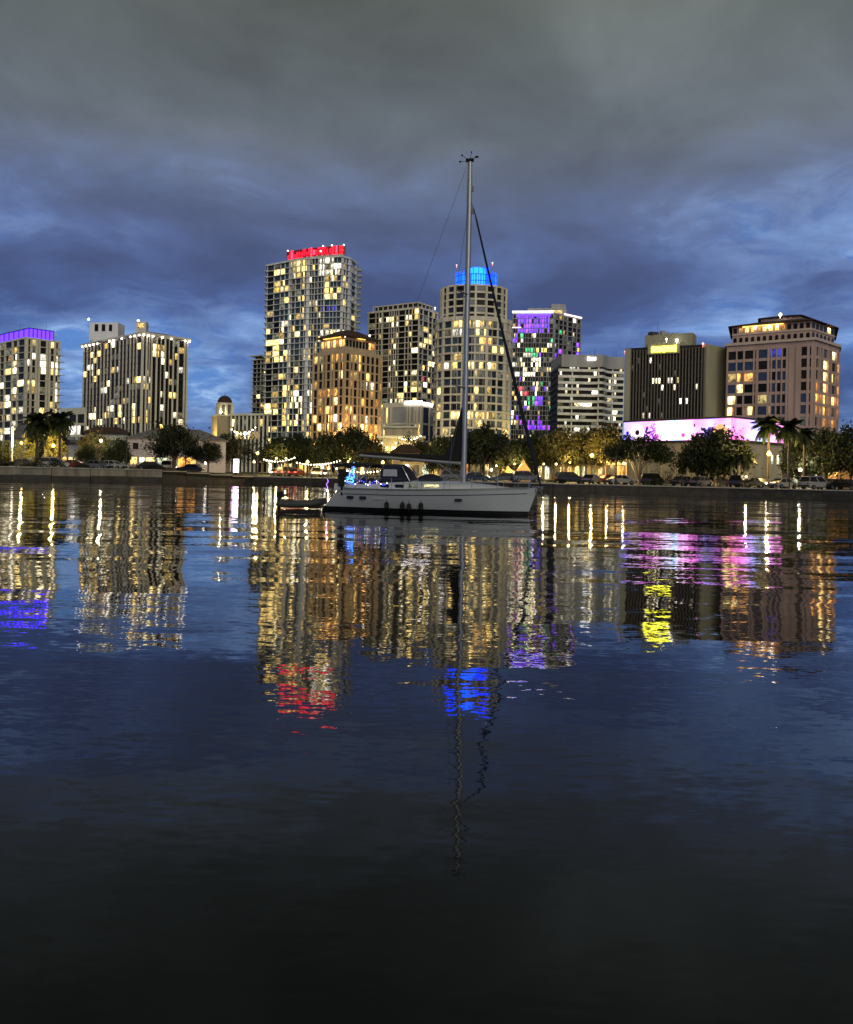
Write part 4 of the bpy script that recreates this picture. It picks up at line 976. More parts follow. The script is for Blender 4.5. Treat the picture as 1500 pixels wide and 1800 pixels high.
# ================================================================== trees
def crown_mesh(seed, mat, nc=46, per=80, flat=.62, leaf=.050, spread=.15, low_=-.25):
    rg = random.Random(seed); q = MB(); vs = []; fs = []
    for i in range(nc):
        th = rg.uniform(0, 2 * PI); z = rg.uniform(low_, 1.0); rr = math.sqrt(max(0, 1 - z * z)); k = rg.uniform(.45, .95) ** .7
        c = Vector((rr * math.cos(th) * k, rr * math.sin(th) * k, z * k * flat)); sp = spread * rg.uniform(.6, 1.25)
        for j in range(int(per * rg.uniform(.5, 1.3))):
            p_ = c + Vector((rg.gauss(0, sp), rg.gauss(0, sp), rg.gauss(0, sp * .7)))
            u = Vector((rg.gauss(0, 1), rg.gauss(0, 1), rg.gauss(0, .6))).normalized(); v = u.cross(Vector((rg.gauss(0, 1), rg.gauss(0, 1), rg.gauss(0, 1)))).normalized()
            l_ = leaf * rg.uniform(.6, 1.3); o = len(vs)
            vs += [p_ - u * l_, p_ + v * l_ * .5, p_ + u * l_, p_ - v * l_ * .5]; fs.append((o, o + 1, o + 2, o + 3))
    q.v = [tuple(v) for v in vs]; q.f = fs
    return q.mesh('crown', M[mat])
def trunk_mesh(seed, start=.55, n=7, reach=.55, thick=.055, mat='bark'):
    rg = random.Random(seed); q = MB()
    q.tube([(0, 0, -.06), (0, 0, 0), (.01, .01, start * .5), (.0, .02, start)], [thick * 1.7, thick * 1.25, thick, thick * .9], 8)
    for i in range(n):
        a = 2 * PI * i / n + rg.uniform(-.3, .3); R_ = reach * rg.uniform(.7, 1.15); zt_ = rg.uniform(1.05, 1.5)
        pts = [(0, 0, start * rg.uniform(.8, 1.0))]
        for k in (.35, .7, 1.0): pts.append((R_ * k * math.cos(a) + rg.uniform(-.03, .03), R_ * k * math.sin(a) + rg.uniform(-.03, .03), start + (zt_ - start) * k ** .8))
        q.tube(pts, [thick * .62, thick * .45, thick * .3, thick * .12], 6)
        for _ in range(2):
            b0 = Vector(pts[2]); a2 = a + rg.uniform(-1, 1); q.tube([b0, b0 + Vector((.22 * math.cos(a2), .22 * math.sin(a2), .2))], [thick * .3, thick * .1], 5)
    return q.mesh('trunk', M[mat])
CROWN = {k: [crown_mesh(10 * i + j, m_, *args) for j in range(3)] for i, (k, m_, args) in enumerate((
    ('oak', 'leaf', (58, 120, .66, .052, .15, -.35)), ('olive', 'leaf_olive', (54, 110, .6, .05, .15, -.35)), ('pale', 'leaf_pale', (34, 60, .8, .055, .15, -.5)), ('thin', 'leaf', (40, 34, .7, .042, .15, -.3))))}
TRUNK = {'std': [trunk_mesh(i) for i in range(3)], 'vase': [trunk_mesh(7 + i, .22, 10, .62, .045, 'palm_bark') for i in range(2)]}
ntree = [0]
def tree(px, back, wpx, ytop, label, kind='oak', split=.45, trunk='std', group=None, depth=None, flat=None):
    base = G(px, back); Y = base.y; mpp = Y / F; R_ = wpx / 2 * mpp; top = Z(px, ytop, Y); H = top - base.z
    i = ntree[0]; ntree[0] += 1; hc = H * split
    r = empty('tree', base, (i * 2.39996) % 6.28, label, 'tree', group)
    obj('crown', CROWN[kind][i % 3], r, (0, 0, hc), 0, (R_, R_, (H - hc) / .72))
    obj('trunk', TRUNK[trunk][i % len(TRUNK[trunk])], r, (0, 0, 0), 0, (R_ * .95, R_ * .95, hc))
    return r
T = [  # column, metres behind the water, width in px, top row, label, kind, split, trunk
 (305, 6, 118, 738, 'big spreading oak on the grass bank, dark against the lavender building', 'thin', .50, 'std'),
 (308, 8, 74, 750, 'dense inner oak sharing the grass bank with the big spreading oak', 'oak', .50, 'std'),
 (366, 5, 52, 776, 'small round tree right of the big oak on the grass bank', 'oak', .55, 'std'),
 (44, 24, 42, 768, 'golden-lit young tree beside the tall white lamp', 'pale', .4, 'std'),
 (98, 26, 46, 768, 'golden-lit young tree right of the left palms', 'pale', .4, 'std'),
 (4, 26, 34, 776, 'lit bushy tree cut by the left edge', 'pale', .35, 'std'),
 (172, 26, 64, 757, 'yellow-green tree before the kiosk', 'olive', .45, 'std'),
 (205, 22, 46, 770, 'dark green tree left of the lavender building', 'oak', .4, 'std'),
 (84, 34, 66, 724, 'dark round tree behind the two shaggy palms', 'oak', .5, 'std'),
 (395, 44, 50, 762, 'dark low tree right of the lavender building roof', 'oak', .45, 'std'),
 (520, 52, 70, 764, 'dark tree at the back of the row below the tallest tower', 'oak', .5, 'std'),
 (880, 40, 70, 760, 'dark tree at the back of the row below the round tower', 'oak', .5, 'std'),
 (150, 20, 34, 780, 'low dark tree in the car park', 'oak', .4, 'std'),
 (418, 40, 60, 752, 'thin-leaved tree with lights showing through, below the cupola', 'thin', .45, 'std'),
 (452, 46, 70, 756, 'thin dark tree under the colonnaded building', 'thin', .45, 'std'),
 (492, 40, 76, 768, 'broad dark tree left of the red-crowned tower foot', 'oak', .5, 'std'),
 (540, 44, 66, 772, 'dark tree in the middle of the tree row left of the boat', 'oak', .5, 'std'),
 (576, 36, 60, 762, 'dark tree just left of the big round tree', 'oak', .5, 'std'),
 (617, 36, 96, 750, 'big dark round tree below the tan tower', 'oak', .5, 'std'),
 (660, 34, 46, 778, 'olive tree above the boom end', 'olive', .5, 'std'),
 (722, 70, 56, 752, 'lamp-lit thin tree below the podium', 'thin', .4, 'std'),
 (742, 62, 40, 770, 'pale small tree right of the little house', 'olive', .45, 'std'),
 (778, 26, 64, 768, 'dark tree left of the mast', 'oak', .4, 'std'),
 (806, 34, 60, 752, 'dark tall tree right behind the mast', 'oak', .42, 'std'),
 (850, 30, 78, 746, 'dark oak below the round tower', 'oak', .48, 'std'),
 (877, 20, 30, 811, 'small lime-lit tree right of the mast', 'pale', .35, 'std'),
 (905, 28, 76, 768, 'dark low oak left of the forestay', 'oak', .48, 'std'),
 (945, 30, 66, 758, 'dark tree right of the forestay', 'oak', .5, 'std'),
 (988, 26, 80, 748, 'brown lamp-lit tree below the wavy office block', 'olive', .52, 'std'),
 (1030, 30, 70, 752, 'olive tree above the bright yellow lamp', 'olive', .52, 'std'),
 (1062, 26, 74, 742, 'tall brown tree left of the video screen', 'olive', .52, 'std'),
 (1123, 8, 118, 768, 'umbrella-shaped tree with splayed pale branches before the video screen', 'oak', .62, 'vase'),
 (1160, 7, 52, 822, 'small leafy shrub-tree right of the splayed tree', 'thin', .25, 'std'),
 (1225, 14, 74, 764, 'dark oak left half of the pair under the video screen', 'oak', .42, 'std'),
 (1262, 13, 110, 755, 'biggest dark oak under the corner of the video screen', 'oak', .42, 'std'),
 (1410, 22, 70, 770, 'dark oak left of the right-edge trio', 'oak', .45, 'std'),
 (1448, 20, 84, 752, 'tall dark oak in front of the pink block foot', 'oak', .45, 'std'),
 (1496, 18, 84, 750, 'dark oak cut by the right edge', 'oak', .45, 'std'),
 (1428, 34, 60, 800, 'lamp-lit green tree by the restaurant', 'olive', .4, 'std'),
]
for (px, bk, wd, yt, lb, kd, sp, tr) in T: tree(px, bk, wd, yt, lb, kd, sp, tr)
tree(1545, 18, 90, 752, 'dark oak just outside the right edge', 'oak'); tree(-40, 22, 80, 765, 'dark tree just outside the left edge', 'oak')

def frond_mesh(seed, ln=1.0, droop=1.0):
    rg = random.Random(seed); q = MB(); pts = []
    for i in range(9):
        s = i / 8; pts.append(Vector((ln * (s - .12 * s * s), 0, ln * (.42 * s - .80 * droop * s * s))))
    q.tube(pts, [.02 * (1 - .8 * i / 8) for i in range(9)], 4)
    for i in range(3, 40):
        s = i / 40; k = min(7, int(s * 8)); f_ = s * 8 - k; p_ = pts[k].lerp(pts[k + 1], f_); tn = (pts[k + 1] - pts[k]).normalized()
        l_ = .30 * ln * math.sin(PI * min(1, s * .82 + .18)) + .05
        for sd in (-1, 1):
            e = p_ + tn * l_ * .55 + Vector((0, sd * l_ * .75, -l_ * rg.uniform(.25, .6))); w_ = tn * .034
            q.add([p_ - w_, p_ + w_, e], [(0, 1, 2)])
    return q.mesh('frond', M['frond'])
FR = [frond_mesh(1, 1, .7), frond_mesh(2, 1, 1.0), frond_mesh(3, 1, 1.35)]
pt_ = MB(); pt_.tube([(0, 0, -.03)] + [(.02 * math.sin(k * .6), 0, k / 10) for k in range(11)], [1.35] + [1.25 - .04 * k + (.06 if k % 2 else 0) for k in range(11)], 9)
PTR = pt_.mesh('trunk', M['palm_bark'])
PTD = PTR.copy(); PTD.materials.clear(); PTD.materials.append(M['bark'])
def palm(px, back, ycrown, rpx, label, n=24, tr=.16, group=None, dark=True, seed=0):
    base = G(px, back); Y = base.y; H = Z(px, ycrown, Y) - base.z; R_ = rpx * Y / F
    r = empty('palm_tree', base, 0, label, 'palm', group)
    t_ = obj('trunk', PTD if rpx > 18 else PTR, r, (0, 0, 0), 0, (tr, tr, H))
    rg = random.Random(seed + int(px))
    for i in range(int(n * 1.7)):
        el = rg.uniform(-.75, 1.15); a = i * 2.39996 + rg.uniform(-.2, .2)
        o = obj('frond', FR[0 if el > .5 else 1 if el > 0 else 2], r, (.0, 0, H - .05), 0, (R_ * rg.uniform(.85, 1.15),) * 3)
        o.rotation_euler = (0, -el * .8, a)
    return r
for a in [(64, 16, 742, 30, 'shaggy palm, left one of the pair by the golden trees', 34, .22), (104, 18, 738, 28, 'shaggy palm, right one of the pair by the golden trees', 34, .2), (88, 30, 752, 20, 'small dark palm between the two shaggy palms', 22, .16),
          (1350, 15, 750, 32, 'large palm with long fronds against the video screen', 28, .2), (1386, 9, 752, 28, 'tall palm with dark trunk right of the video screen', 28, .17), (1413, 12, 764, 24, 'shorter palm between the tall palm and the dark oaks', 24, .17),
          (1257, 10, 818, 15, 'little palm with a pale trunk, first from the left of four under the dark oaks', 14, .2), (1286, 9, 806, 17, 'little palm with a pale trunk, second of four under the dark oaks', 16, .2), (1299, 8, 804, 16, 'little palm with a pale trunk, third of four under the dark oaks', 16, .2), (1312, 9, 808, 17, 'little palm with a pale trunk, rightmost of four under the dark oaks', 16, .2)]:
    palm(*a)
# clipped shrubs
BUSH = [crown_mesh(200 + i, 'leaf', 26, 60, .8, .07, .2, -.6) for i in range(2)]
def bush(px, back, wpx, hpx, label):
    c = G(px, back); k = c.y / F; r = empty('bush', c, px, label, 'bush'); obj('foliage', BUSH[int(px) % 2], r, (0, 0, hpx * k * .42), 0, (wpx * k / 2, wpx * k / 2, hpx * k * .6))
for a in [(-10, 4, 60, 14, 'low hedge mound at the left edge on the seawall'), (28, 3.5, 56, 13, 'low dark hedge mound beside the left-edge hedge'), (68, 4, 22, 20, 'boxy dark bush below the left palms'), (96, 4, 34, 18, 'round dark bush right of the boxy bush'), (140, 5, 34, 12, 'flat dark bush by the parked cars'),
          (268, 3, 40, 10, 'low bush at the end of the pale seawall'), (330, 2.5, 34, 8, 'small bush below the big oak'), (1148, 4.5, 30, 12, 'low shrub left of the splayed tree car'), (1373, 7, 34, 22, 'rounded hedge below the bright right-hand lamp'), (980, 5, 34, 10, 'low hedge right of the bow')]:
    bush(*a)

# ================================================================== lamps
def lamp(px, py, Y, label, mat='lamp_warm', rad=.28, base=None):
    top = W(px, py, Y); g0 = gz(px, Y); r = empty('street_lamp', (top.x, top.y, g0), 0, label, 'street lamp'); H = top.z - g0
    q = MB(); q.tube([(0, 0, -.1), (0, 0, .5), (0, 0, .55), (0, 0, H - rad - .05)], [.14, .13, .07, .05], 8); q.build('post', M['post'], r)
    q = MB(); q.tube([(0, 0, H - rad - .12), (0, 0, H - rad + .04)], [.07, .17], 8); q.build('collar', M['post'], r)
    q = MB(); q.sphere((0, 0, H), rad, 10, 7); q.build('globe', M[mat], r)
    l_ = bpy.data.lights.new('street_lamp', 'POINT'); l_.energy = WATT[mat][0] * (rad / .28) ** 2; l_.color = WATT[mat][1]; l_.shadow_soft_size = .12
    lo = bpy.data.objects.new('lamp_light', l_); COL.objects.link(lo); lo.parent = r; lo.location = (0, 0, H + rad + .45)
    q = MB(); q.tube([(0, 0, H + rad * .93), (0, 0, H + rad + .12)], [.12, .02], 8); q.build('finial', M['post'], r)
emat('lamp_soft', (1, .80, .30), 6)
WATT = {'lamp_warm': (5000, (1, .68, .22)), 'lamp_soft': (1500, (1, .76, .34)), 'lamp_white': (1300, (1, .9, .68))}
for a in [(1041, 801, 141, 'bright yellow globe lamp left of the video screen', 'lamp_warm', .30), (1352, 798, 126, 'brightest yellow globe lamp below the long-frond palm', 'lamp_warm', .32), (1097, 815, 130, 'smaller globe lamp left of the splayed tree', 'lamp_soft', .22),
          (453, 797, 158, 'upper globe lamp right of the violet light column', 'lamp_warm', .26), (447, 812, 154, 'lower globe lamp right of the violet light column', 'lamp_soft', .22), (541, 812, 150, 'globe lamp among the shops left of the boat', 'lamp_warm', .26),
          (673, 813, 150, 'globe lamp above the dodger of the sailboat', 'lamp_warm', .26), (578, 823, 152, 'low globe lamp just left of the blue boat lights', 'lamp_soft', .24), (592, 824, 158, 'small globe lamp at the bimini edge', 'lamp_soft', .18), (978, 816, 140, 'small globe lamp right of the forestay', 'lamp_soft', .18), (956, 816, 142, 'tiny globe lamp beside the forestay foot', 'lamp_soft', .15),
          (873, 819, 143, 'lamp inside the lime-lit tree', 'lamp_soft', .16), (864, 826, 140, 'white low lamp left of the lime-lit tree', 'lamp_white', .22), (1002, 813, 146, 'added globe lamp under the brown tree right of the bow', 'lamp_warm', .16), (1068, 812, 145, 'globe lamp by the stout dark pole', 'lamp_warm', .16), (905, 816, 150, 'added globe lamp under the low oak left of the forestay', 'lamp_warm', .14), (1228, 818, 138, 'added globe lamp under the dark oak pair', 'lamp_warm', .15), (1446, 816, 132, 'added globe lamp under the tall dark oak at right', 'lamp_warm', .18), (612, 812, 172, 'added globe lamp under the big round tree', 'lamp_warm', .16), (486, 806, 180, 'added globe lamp under the broad dark tree left of the shops', 'lamp_warm', .2), (785, 810, 150, 'tiny globe lamp left of the mast', 'lamp_soft', .14), (1407, 826, 130, 'pale green-white globe lamp left of the restaurant', 'lamp_white', .26), (1458, 786, 145, 'small lamp high in the dark oaks', 'lamp_white', .14), (78, 764, 158, 'white globe lamp beside the left palms', 'lamp_white', .3), (178, 775, 154, 'lamp inside the yellow-green tree', 'lamp_white', .26), (38, 779, 148, 'lamp inside the golden tree at the far left', 'lamp_warm', .22), (94, 784, 151, 'lamp inside the golden tree right of the palms', 'lamp_warm', .26), (503, 806, 172, 'dim globe lamp over the shop row', 'lamp_soft', .2), (1312, 838, 122, 'low path lamp at the feet of the little palms', 'lamp_soft', .14)]:  # lamps labelled as added are put in to light the crowns above
    lamp(*a)
# tall lit pylon lamp at the left edge
c = GY(21, 150); r = empty('pylon_lamp', c, 0, 'tall white lit pylon lamp at the left edge', 'street lamp'); H = Z(21, 750, 150) - c.z
q = MB(); q.tube([(0, 0, -.1), (0, 0, H - 3.6)], [.16, .12], 8); q.build('post', M['post_pale'], r); q = MB(); q.tube([(0, 0, H - 3.6), (0, 0, H)], .15, 8); q.build('light_tube', emat('tube_white', (1, .98, .85), 2.5), r); q = MB(); q.tube([(0, 0, H), (0, 0, H + .25)], [.25, .2], 8); q.build('cap', M['post'], r)
# violet light column
c = GY(415, 151); r = empty('light_column', c, 0, 'glowing white-violet light column on the waterside lawn', 'light column')
q = MB(); q.tube([(0, 0, -.1), (0, 0, .55)], [.12, .10], 8); q.build('post', M['post'], r); q = MB(); q.box((0, 0, 1.75), (.75, .75, 2.3)); q.build('light_box', M['purple_column'], r); q = MB(); q.box((0, 0, 2.95), (.85, .85, .1)); q.box((0, 0, .55), (.85, .85, .1)); q.build('frame', M['post'], r)
bpy_l = bpy.data.lights.new('violet', 'POINT'); bpy_l.energy = 260; bpy_l.color = (.62, .18, 1); bpy_l.shadow_soft_size = .5
lo = bpy.data.objects.new('violet_light', bpy_l); COL.objects.link(lo); lo.parent = r; lo.location = (0, -1.2, 1.8)
# strings of bulbs
emat('bulb', (1, .90, .62), 22)
bb_ = MB(); bb_.sphere((0, 0, 0), .09, 6, 4); BULB = bb_.mesh('bulb', M['bulb'])
def string_lights(x0, y0, x1, y1, Y, n, label, sag=.7, sc=1.0):
    a, c = W(x0, y0, Y), W(x1, y1, Y); r = empty('string_lights', a, 0, label, 'string lights'); pts = []
    for i in range(n * 2 + 1):
        s = i / (n * 2); p_ = a.lerp(c, s) - a; p_.z -= sag * 4 * s * (1 - s); pts.append(p_)
    q = MB(); q.tube(pts, .015, 4); q.build('wire', M['rubber'], r)
    for i in range(n): o = obj('bulb', BULB, r, pts[i * 2 + 1] - Vector((0, 0, .1)), 0, (sc * random.uniform(.8, 1.5),) * 3)
    q = MB()
    for p_ in (pts[0], pts[-1]): q.tube([(p_.x, p_.y, gz(x0, Y) - a.z), tuple(p_)], .05, 6)
    q.build('post', M['post'], r)
string_lights(462, 806, 520, 803, 178, 12, 'string of bulbs between the violet column and the red car lights'); string_lights(520, 812, 600, 808, 174, 16, 'string of bulbs over the shop row beside the boat stern')
string_lights(700, 768, 742, 764, 218, 8, 'bulbs standing in for lit windows behind the thin tree below the podium', .9, 1.2); string_lights(405, 752, 452, 748, 205, 9, 'bulbs standing in for lit windows behind the thin tree under the cupola', 1.6, 1.3); string_lights(1120, 798, 1180, 800, 140, 9, 'string of bulbs under the splayed tree crown', .4)  # first two strings stand in for lit windows showing through tree gaps
string_lights(608, 826, 690, 822, 168, 14, 'string of bulbs behind the boat bimini', .6)

rg = random.Random(3); vs = []; fs = []
for i in range(5200):
    px = rg.uniform(286, 448); bk = rg.uniform(-.35, 2.2) if i % 3 else rg.uniform(-.4, .1); p_ = G(px, bk); p_.z = gz(px) + .02 - (max(0, -bk) * 1.3 if bk < 0 else 0); h_ = rg.uniform(.12, .34); a = rg.uniform(0, 2 * PI); o = len(vs)
    lean = Vector((rg.gauss(0, .08), -.10 if bk < .1 else rg.gauss(0, .06), h_ if bk > .1 else h_ * .5)); sd_ = Vector((math.cos(a), math.sin(a), 0)) * .05
    vs += [p_ - sd_, p_ + sd_, p_ + lean]; fs.append((o, o + 1, o + 2))
q = MB(); q.v = [tuple(v) for v in vs]; q.f = fs
tag(q.build('grass', M['leaf_olive']), 'rough grass hanging over the low bank wall', 'grass', kind='stuff')

def pole(px, back, ytop, label, rad=.08):
    c = G(px, back); H = Z(px, ytop, c.y) - c.z; r = empty('utility_pole', c, 0, label, 'pole')
    q = MB(); q.tube([(0, 0, -.1), (0, 0, H * .5), (0, 0, H)], [rad, rad * .85, rad * .7], 8); q.build('shaft', M['post'], r)
    bx('crossarm', M['post'], r, (0, 0, H - .35), (1.0, .08, .08))
pole(222, 1.2, 752, 'thin dark pole at the seawall left of the lavender building'); pole(1083, 3, 800, 'stout dark pole left of the splayed tree', .16); pole(1021, 3, 800, 'thin dark pole left of the bright yellow lamp'); pole(1388, 2.2, 800, 'dark pole in front of the tall palm', .1); pole(852, 3, 812, 'short thin pole right of the mast')
# ================================================================== cars
emat('headlight', (1, .95, .82), 16); emat('taillight', (1, .05, .03), 9); pmat('lens_off', (.5, .5, .5), .2, .1, 3); pmat('lens_red', (.25, .01, .01), .2, .1, 3)
def paint(name, col):
    m_ = pmat(name, col, .28, .06, 2.0, .3, .5); m_.node_tree.nodes['Principled BSDF'].inputs['Coat Weight'].default_value = .7; return m_
paint('paint_black', (.012, .012, .014)); paint('paint_white', (.42, .42, .40)); paint('paint_silver', (.16, .165, .17)); paint('paint_red', (.25, .015, .015)); paint('paint_blue', (.02, .035, .10)); paint('paint_grey', (.09, .095, .10))
def car_meshes():
    out = {}
    for kind, (ln, wd, hb, ht, prof, cab) in {
        'sedan': (4.6, 1.8, .95, 1.45, [(-2.3, .42), (-2.28, .80), (-1.6, .95), (1.0, .96), (2.05, .80), (2.3, .62), (2.3, .36)], [(-1.75, .93), (-1.05, 1.42), (.35, 1.44), (1.15, .94)]),
        'suv': (4.8, 1.92, 1.08, 1.78, [(-2.4, .48), (-2.4, 1.02), (-2.2, 1.10), (1.1, 1.10), (2.2, .98), (2.4, .75), (2.4, .42)], [(-2.3, 1.08), (-2.0, 1.72), (.3, 1.76), (1.15, 1.08)]),
        'pickup': (5.5, 1.95, 1.08, 1.82, [(-2.75, .55), (-2.75, 1.08), (-.75, 1.10), (1.4, 1.10), (2.6, 1.02), (2.75, .75), (2.75, .48)], [(-.75, 1.08), (-.6, 1.78), (.75, 1.80), (1.45, 1.08)])}.items():
        q = MB(); hw = wd / 2; base = .32
        P_ = [(prof[0][0] + .1, base)] + prof + [(prof[-1][0] - .1, base)]
        lft = [(x, -hw * (.93 if i in (0, len(P_) - 1) else 1.0) * (1 - .06 * (abs(x) / (ln / 2)) ** 4), z) for i, (x, z) in enumerate(P_)]; inl = [(x * .985, y * .9, z + (.03 if z > base + .1 else 0)) for x, y, z in lft]
        rows = [[(x, y, z) for x, y, z in inl], lft, [(x, -y, z) for x, y, z in lft], [(x, -y, z) for x, y, z in inl]]
        n = len(P_)
        for a, c in zip(rows, rows[1:]): q.grid([a, c], True)
        q.add(rows[0], [tuple(range(n))]); q.add(rows[3], [tuple(range(n - 1, -1, -1))])
        # roof skin
        (x0, z0_), (x1, z1_), (x2, z2_), (x3, z3_) = cab; tw = hw * .74
        q.box(((x1 + x2) / 2, 0, z2_ + .02), (x2 - x1 + .1, tw * 2, .07))
        for s in (-1, 1):
            for (xa, za, xb, zb_) in ((x0, z0_, x1, z1_), (x3, z3_, x2, z2_), ((x0 + x3) / 2 + .05, z0_, (x1 + x2) / 2, z1_)): q.tube([(xa, s * hw * .93, za), (xb, s * tw, zb_)], .045, 5)
            q.box((x3 - .25, s * (hw + .08), z3_ + .06), (.16, .16, .12))
        g = MB(); g.add([(x0, -hw * .9, z0_), (x3, -hw * .9, z3_), (x3, hw * .9, z3_), (x0, hw * .9, z0_), (x1, -tw * .97, z1_), (x2, -tw * .97, z2_), (x2, tw * .97, z2_), (x1, tw * .97, z1_)], [(0, 1, 5, 4), (1, 2, 6, 5), (2, 3, 7, 6), (3, 0, 4, 7), (4, 5, 6, 7)])
        tread = MB(); tread.tube([(0, -.11, 0), (0, -.09, 0), (0, .09, 0), (0, .11, 0)], [.28, .33, .33, .28], 16); rim = MB(); rim.tube([(0, -.125, 0), (0, .125, 0)], .2, 10)
        hl = MB(); hl.box((0, 0, 0), (.1, .36, .16)); bump = MB(); bump.box((ln / 2 - .02, 0, .45), (.14, wd * .92, .2)); bump.box((-ln / 2 + .02, 0, .5), (.14, wd * .92, .2))
        out[kind] = (q, g, tread, rim, hl, bump, ln, wd, prof)
    return out
CARM = car_meshes(); CACHE = {}
def cm(key, mb, mat, smooth=False):
    k = (key, mat.name)
    if k not in CACHE: CACHE[k] = mb.mesh(key.split('/')[-1], mat, smooth)
    return CACHE[k]
def car(px, back, rz, kind, col, label, head=False, tail=False, group=None):
    q, g, tread, rim, hl, bump, ln, wd, prof = CARM[kind]; c = G(px, back); c.z += .02
    r = empty('parked_car', c, math.radians(rz), label, 'car', group)
    obj('body', cm(kind + '/body', q, M[col]), r); obj('window_glass', cm(kind + '/window_glass', g, M['glass_dark']), r); obj('bumper', cm(kind + '/bumper', bump, M['rubber']), r)
    for sx in (-1, 1):
        for sy in (-1, 1):
            w_ = obj('wheel', cm(kind + '/wheel', tread, M['rubber'], True), r, (sx * ln * .30, sy * (wd / 2 - .12), .33)); obj('rim', cm(kind + '/rim', rim, M['paint_silver']), w_)
    for sy in (-1, 1):
        obj('headlight', cm(kind + '/headlight', hl, M['headlight' if head else 'lens_off']), r, (ln / 2 - .05, sy * wd * .35, .70)); obj('taillight', cm(kind + '/taillight', hl, M['taillight' if tail else 'lens_red']), r, (-ln / 2 + .04, sy * wd * .37, .82))
CARS = [(98, 12, 8, 'suv', 'paint_white', 'white van-like car behind the left bushes'), (172, 9, -12, 'sedan', 'paint_silver', 'silver car, left of the pair behind the pale seawall'), (198, 9, -12, 'sedan', 'paint_white', 'white car, right of the pair behind the pale seawall'), (132, 12, 10, 'sedan', 'paint_red', 'dark red car in the left car park'), (43, 14, 20, 'sedan', 'paint_grey', 'grey car at the far left of the car park'),
 (266, 6, 4, 'sedan', 'paint_black', 'black car beside the big oak trunk'), (297, 12, 95, 'suv', 'paint_white', 'white car nose-on behind the oak trunk', True), (335, 12, 180, 'sedan', 'paint_blue', 'dark blue car before the orange-lit opening'),
 (505, 14, 60, 'suv', 'paint_grey', 'grey car with glowing red tail lamps among the shops', False, True), (522, 16, 75, 'sedan', 'paint_red', 'red car with glowing tail lamps beside the grey one', False, True), (486, 16, -90, 'sedan', 'paint_silver', 'silver car with headlamps on left of the red tail lamps', True), (556, 14, -80, 'suv', 'paint_white', 'white car with headlamps on near the boat stern', True), (572, 16, -100, 'sedan', 'paint_silver', 'silver car with headlamps on just left of the bimini', True),
 (838, 8, 5, 'sedan', 'paint_blue', 'dark blue car just right of the mast'), (888, 8, 175, 'sedan', 'paint_grey', 'grey car in front of the lime tent'), (1004, 7, 4, 'suv', 'paint_black', 'black car right of the bow below the yellow shops'), (1040, 8, 60, 'sedan', 'paint_silver', 'silver car below the bright yellow lamp'), (1092, 8, 20, 'sedan', 'paint_white', 'white car in front of the orange garage'), (1148, 8, 52, 'suv', 'paint_black', 'black car right of the splayed tree'), (1203, 8, 35, 'sedan', 'paint_grey', 'dark grey car, left of two under the biggest oak'), (1233, 8, 40, 'sedan', 'paint_silver', 'silver car, right of two under the biggest oak'),
 (1300, 6, 55, 'suv', 'paint_black', 'black car in front of the little pale-trunk palms'), (1337, 8, -75, 'sedan', 'paint_grey', 'grey car with headlamps on below the brightest lamp', True), (1377, 6, 30, 'sedan', 'paint_white', 'white sloping car left of the tall palm trunk'), (1435, 7, 25, 'suv', 'paint_white', 'big white car right of the tall palm trunk'), (1488, 7, -60, 'sedan', 'paint_black', 'black car with headlamps on at the right edge', True), (1462, 11, 40, 'sedan', 'paint_grey', 'grey car half hidden behind the big white one'), (1070, 12, 30, 'sedan', 'paint_red', 'dark red car behind the white one by the garage'), (925, 9, 10, 'suv', 'paint_silver', 'silver car at the foot of the forestay'), (1263, 12, 38, 'sedan', 'paint_black', 'black car behind the little palms at left'), (800, 9, 3, 'suv', 'paint_grey', 'grey car hidden by the mast foot')]
for a in CARS: car(*a)

# ================================================================== the sailboat
pmat('gelcoat', (.40, .43, .46), .3, .05, .7, spec=.5); pmat('deck_white', (.42, .44, .46), .55, .06, 1.0); pmat('boot', (.012, .013, .016), .4, .2, 2.0); pmat('stripe', (.05, .06, .08), .4, .1, 2.0)
pmat('canvas_navy', (.012, .013, .030), .9, .2, 3.0); pmat('canvas_black', (.010, .010, .011), .9, .2, 3.0); pmat('alloy', (.30, .31, .32), .35, .06, 2.0, .6); pmat('steel', (.5, .5, .5), .2, .05, 3, .9); pmat('wire_grey', (.14, .14, .16), .4, .05, 3, .5); pmat('hypalon', (.045, .05, .05), .6, .1, 2); pmat('port_glass', (.006, .007, .008), .08, .2, 3)
pmat('name_grey', (.32, .32, .32), .5, .1, 3)
boat = empty('sailboat', (.20, 46.9, 0), math.radians(-14), 'white sailing yacht with furled dark sails moored in front of the skyline', 'sailboat')
LN = 11.9
def hb(s):   # half beam
    return 1.95 * (min(1, .74 + .9 * s) if s < .3 else 1.0) * (1 - max(0, (s - .42) / .58) ** 2.3)
def sheer(s): return 1.20 + .06 * (1 - s) * 0 + .26 * max(0, s - .35) ** 1.5 / .65 ** 1.5 - .28 * max(0, .10 - s) / .10
def hull_pt(s, t_, side):
    """t_: 0 keel line .. 1 sheer"""
    z = -.45 + (sheer(s) + .45) * t_; bm = hb(s) * (max(0.0, t_) ** .33 if t_ < 1 else 1) * (.86 + .14 * t_)
    x = -5.95 + LN * s
    zz = max(0, z)
    if s < .14: x += (1 - s / .14) * (zz / 1.2) * 1.25                     # reverse transom
    if s > .8: x -= ((s - .8) / .2) ** 2 * (1 - zz / 1.5) * .55            # raked stem
    return (x, side * bm, z)
S = [0, .015, .04, .07, .10, .14] + [.14 + .86 * i / 22 for i in range(1, 23)]
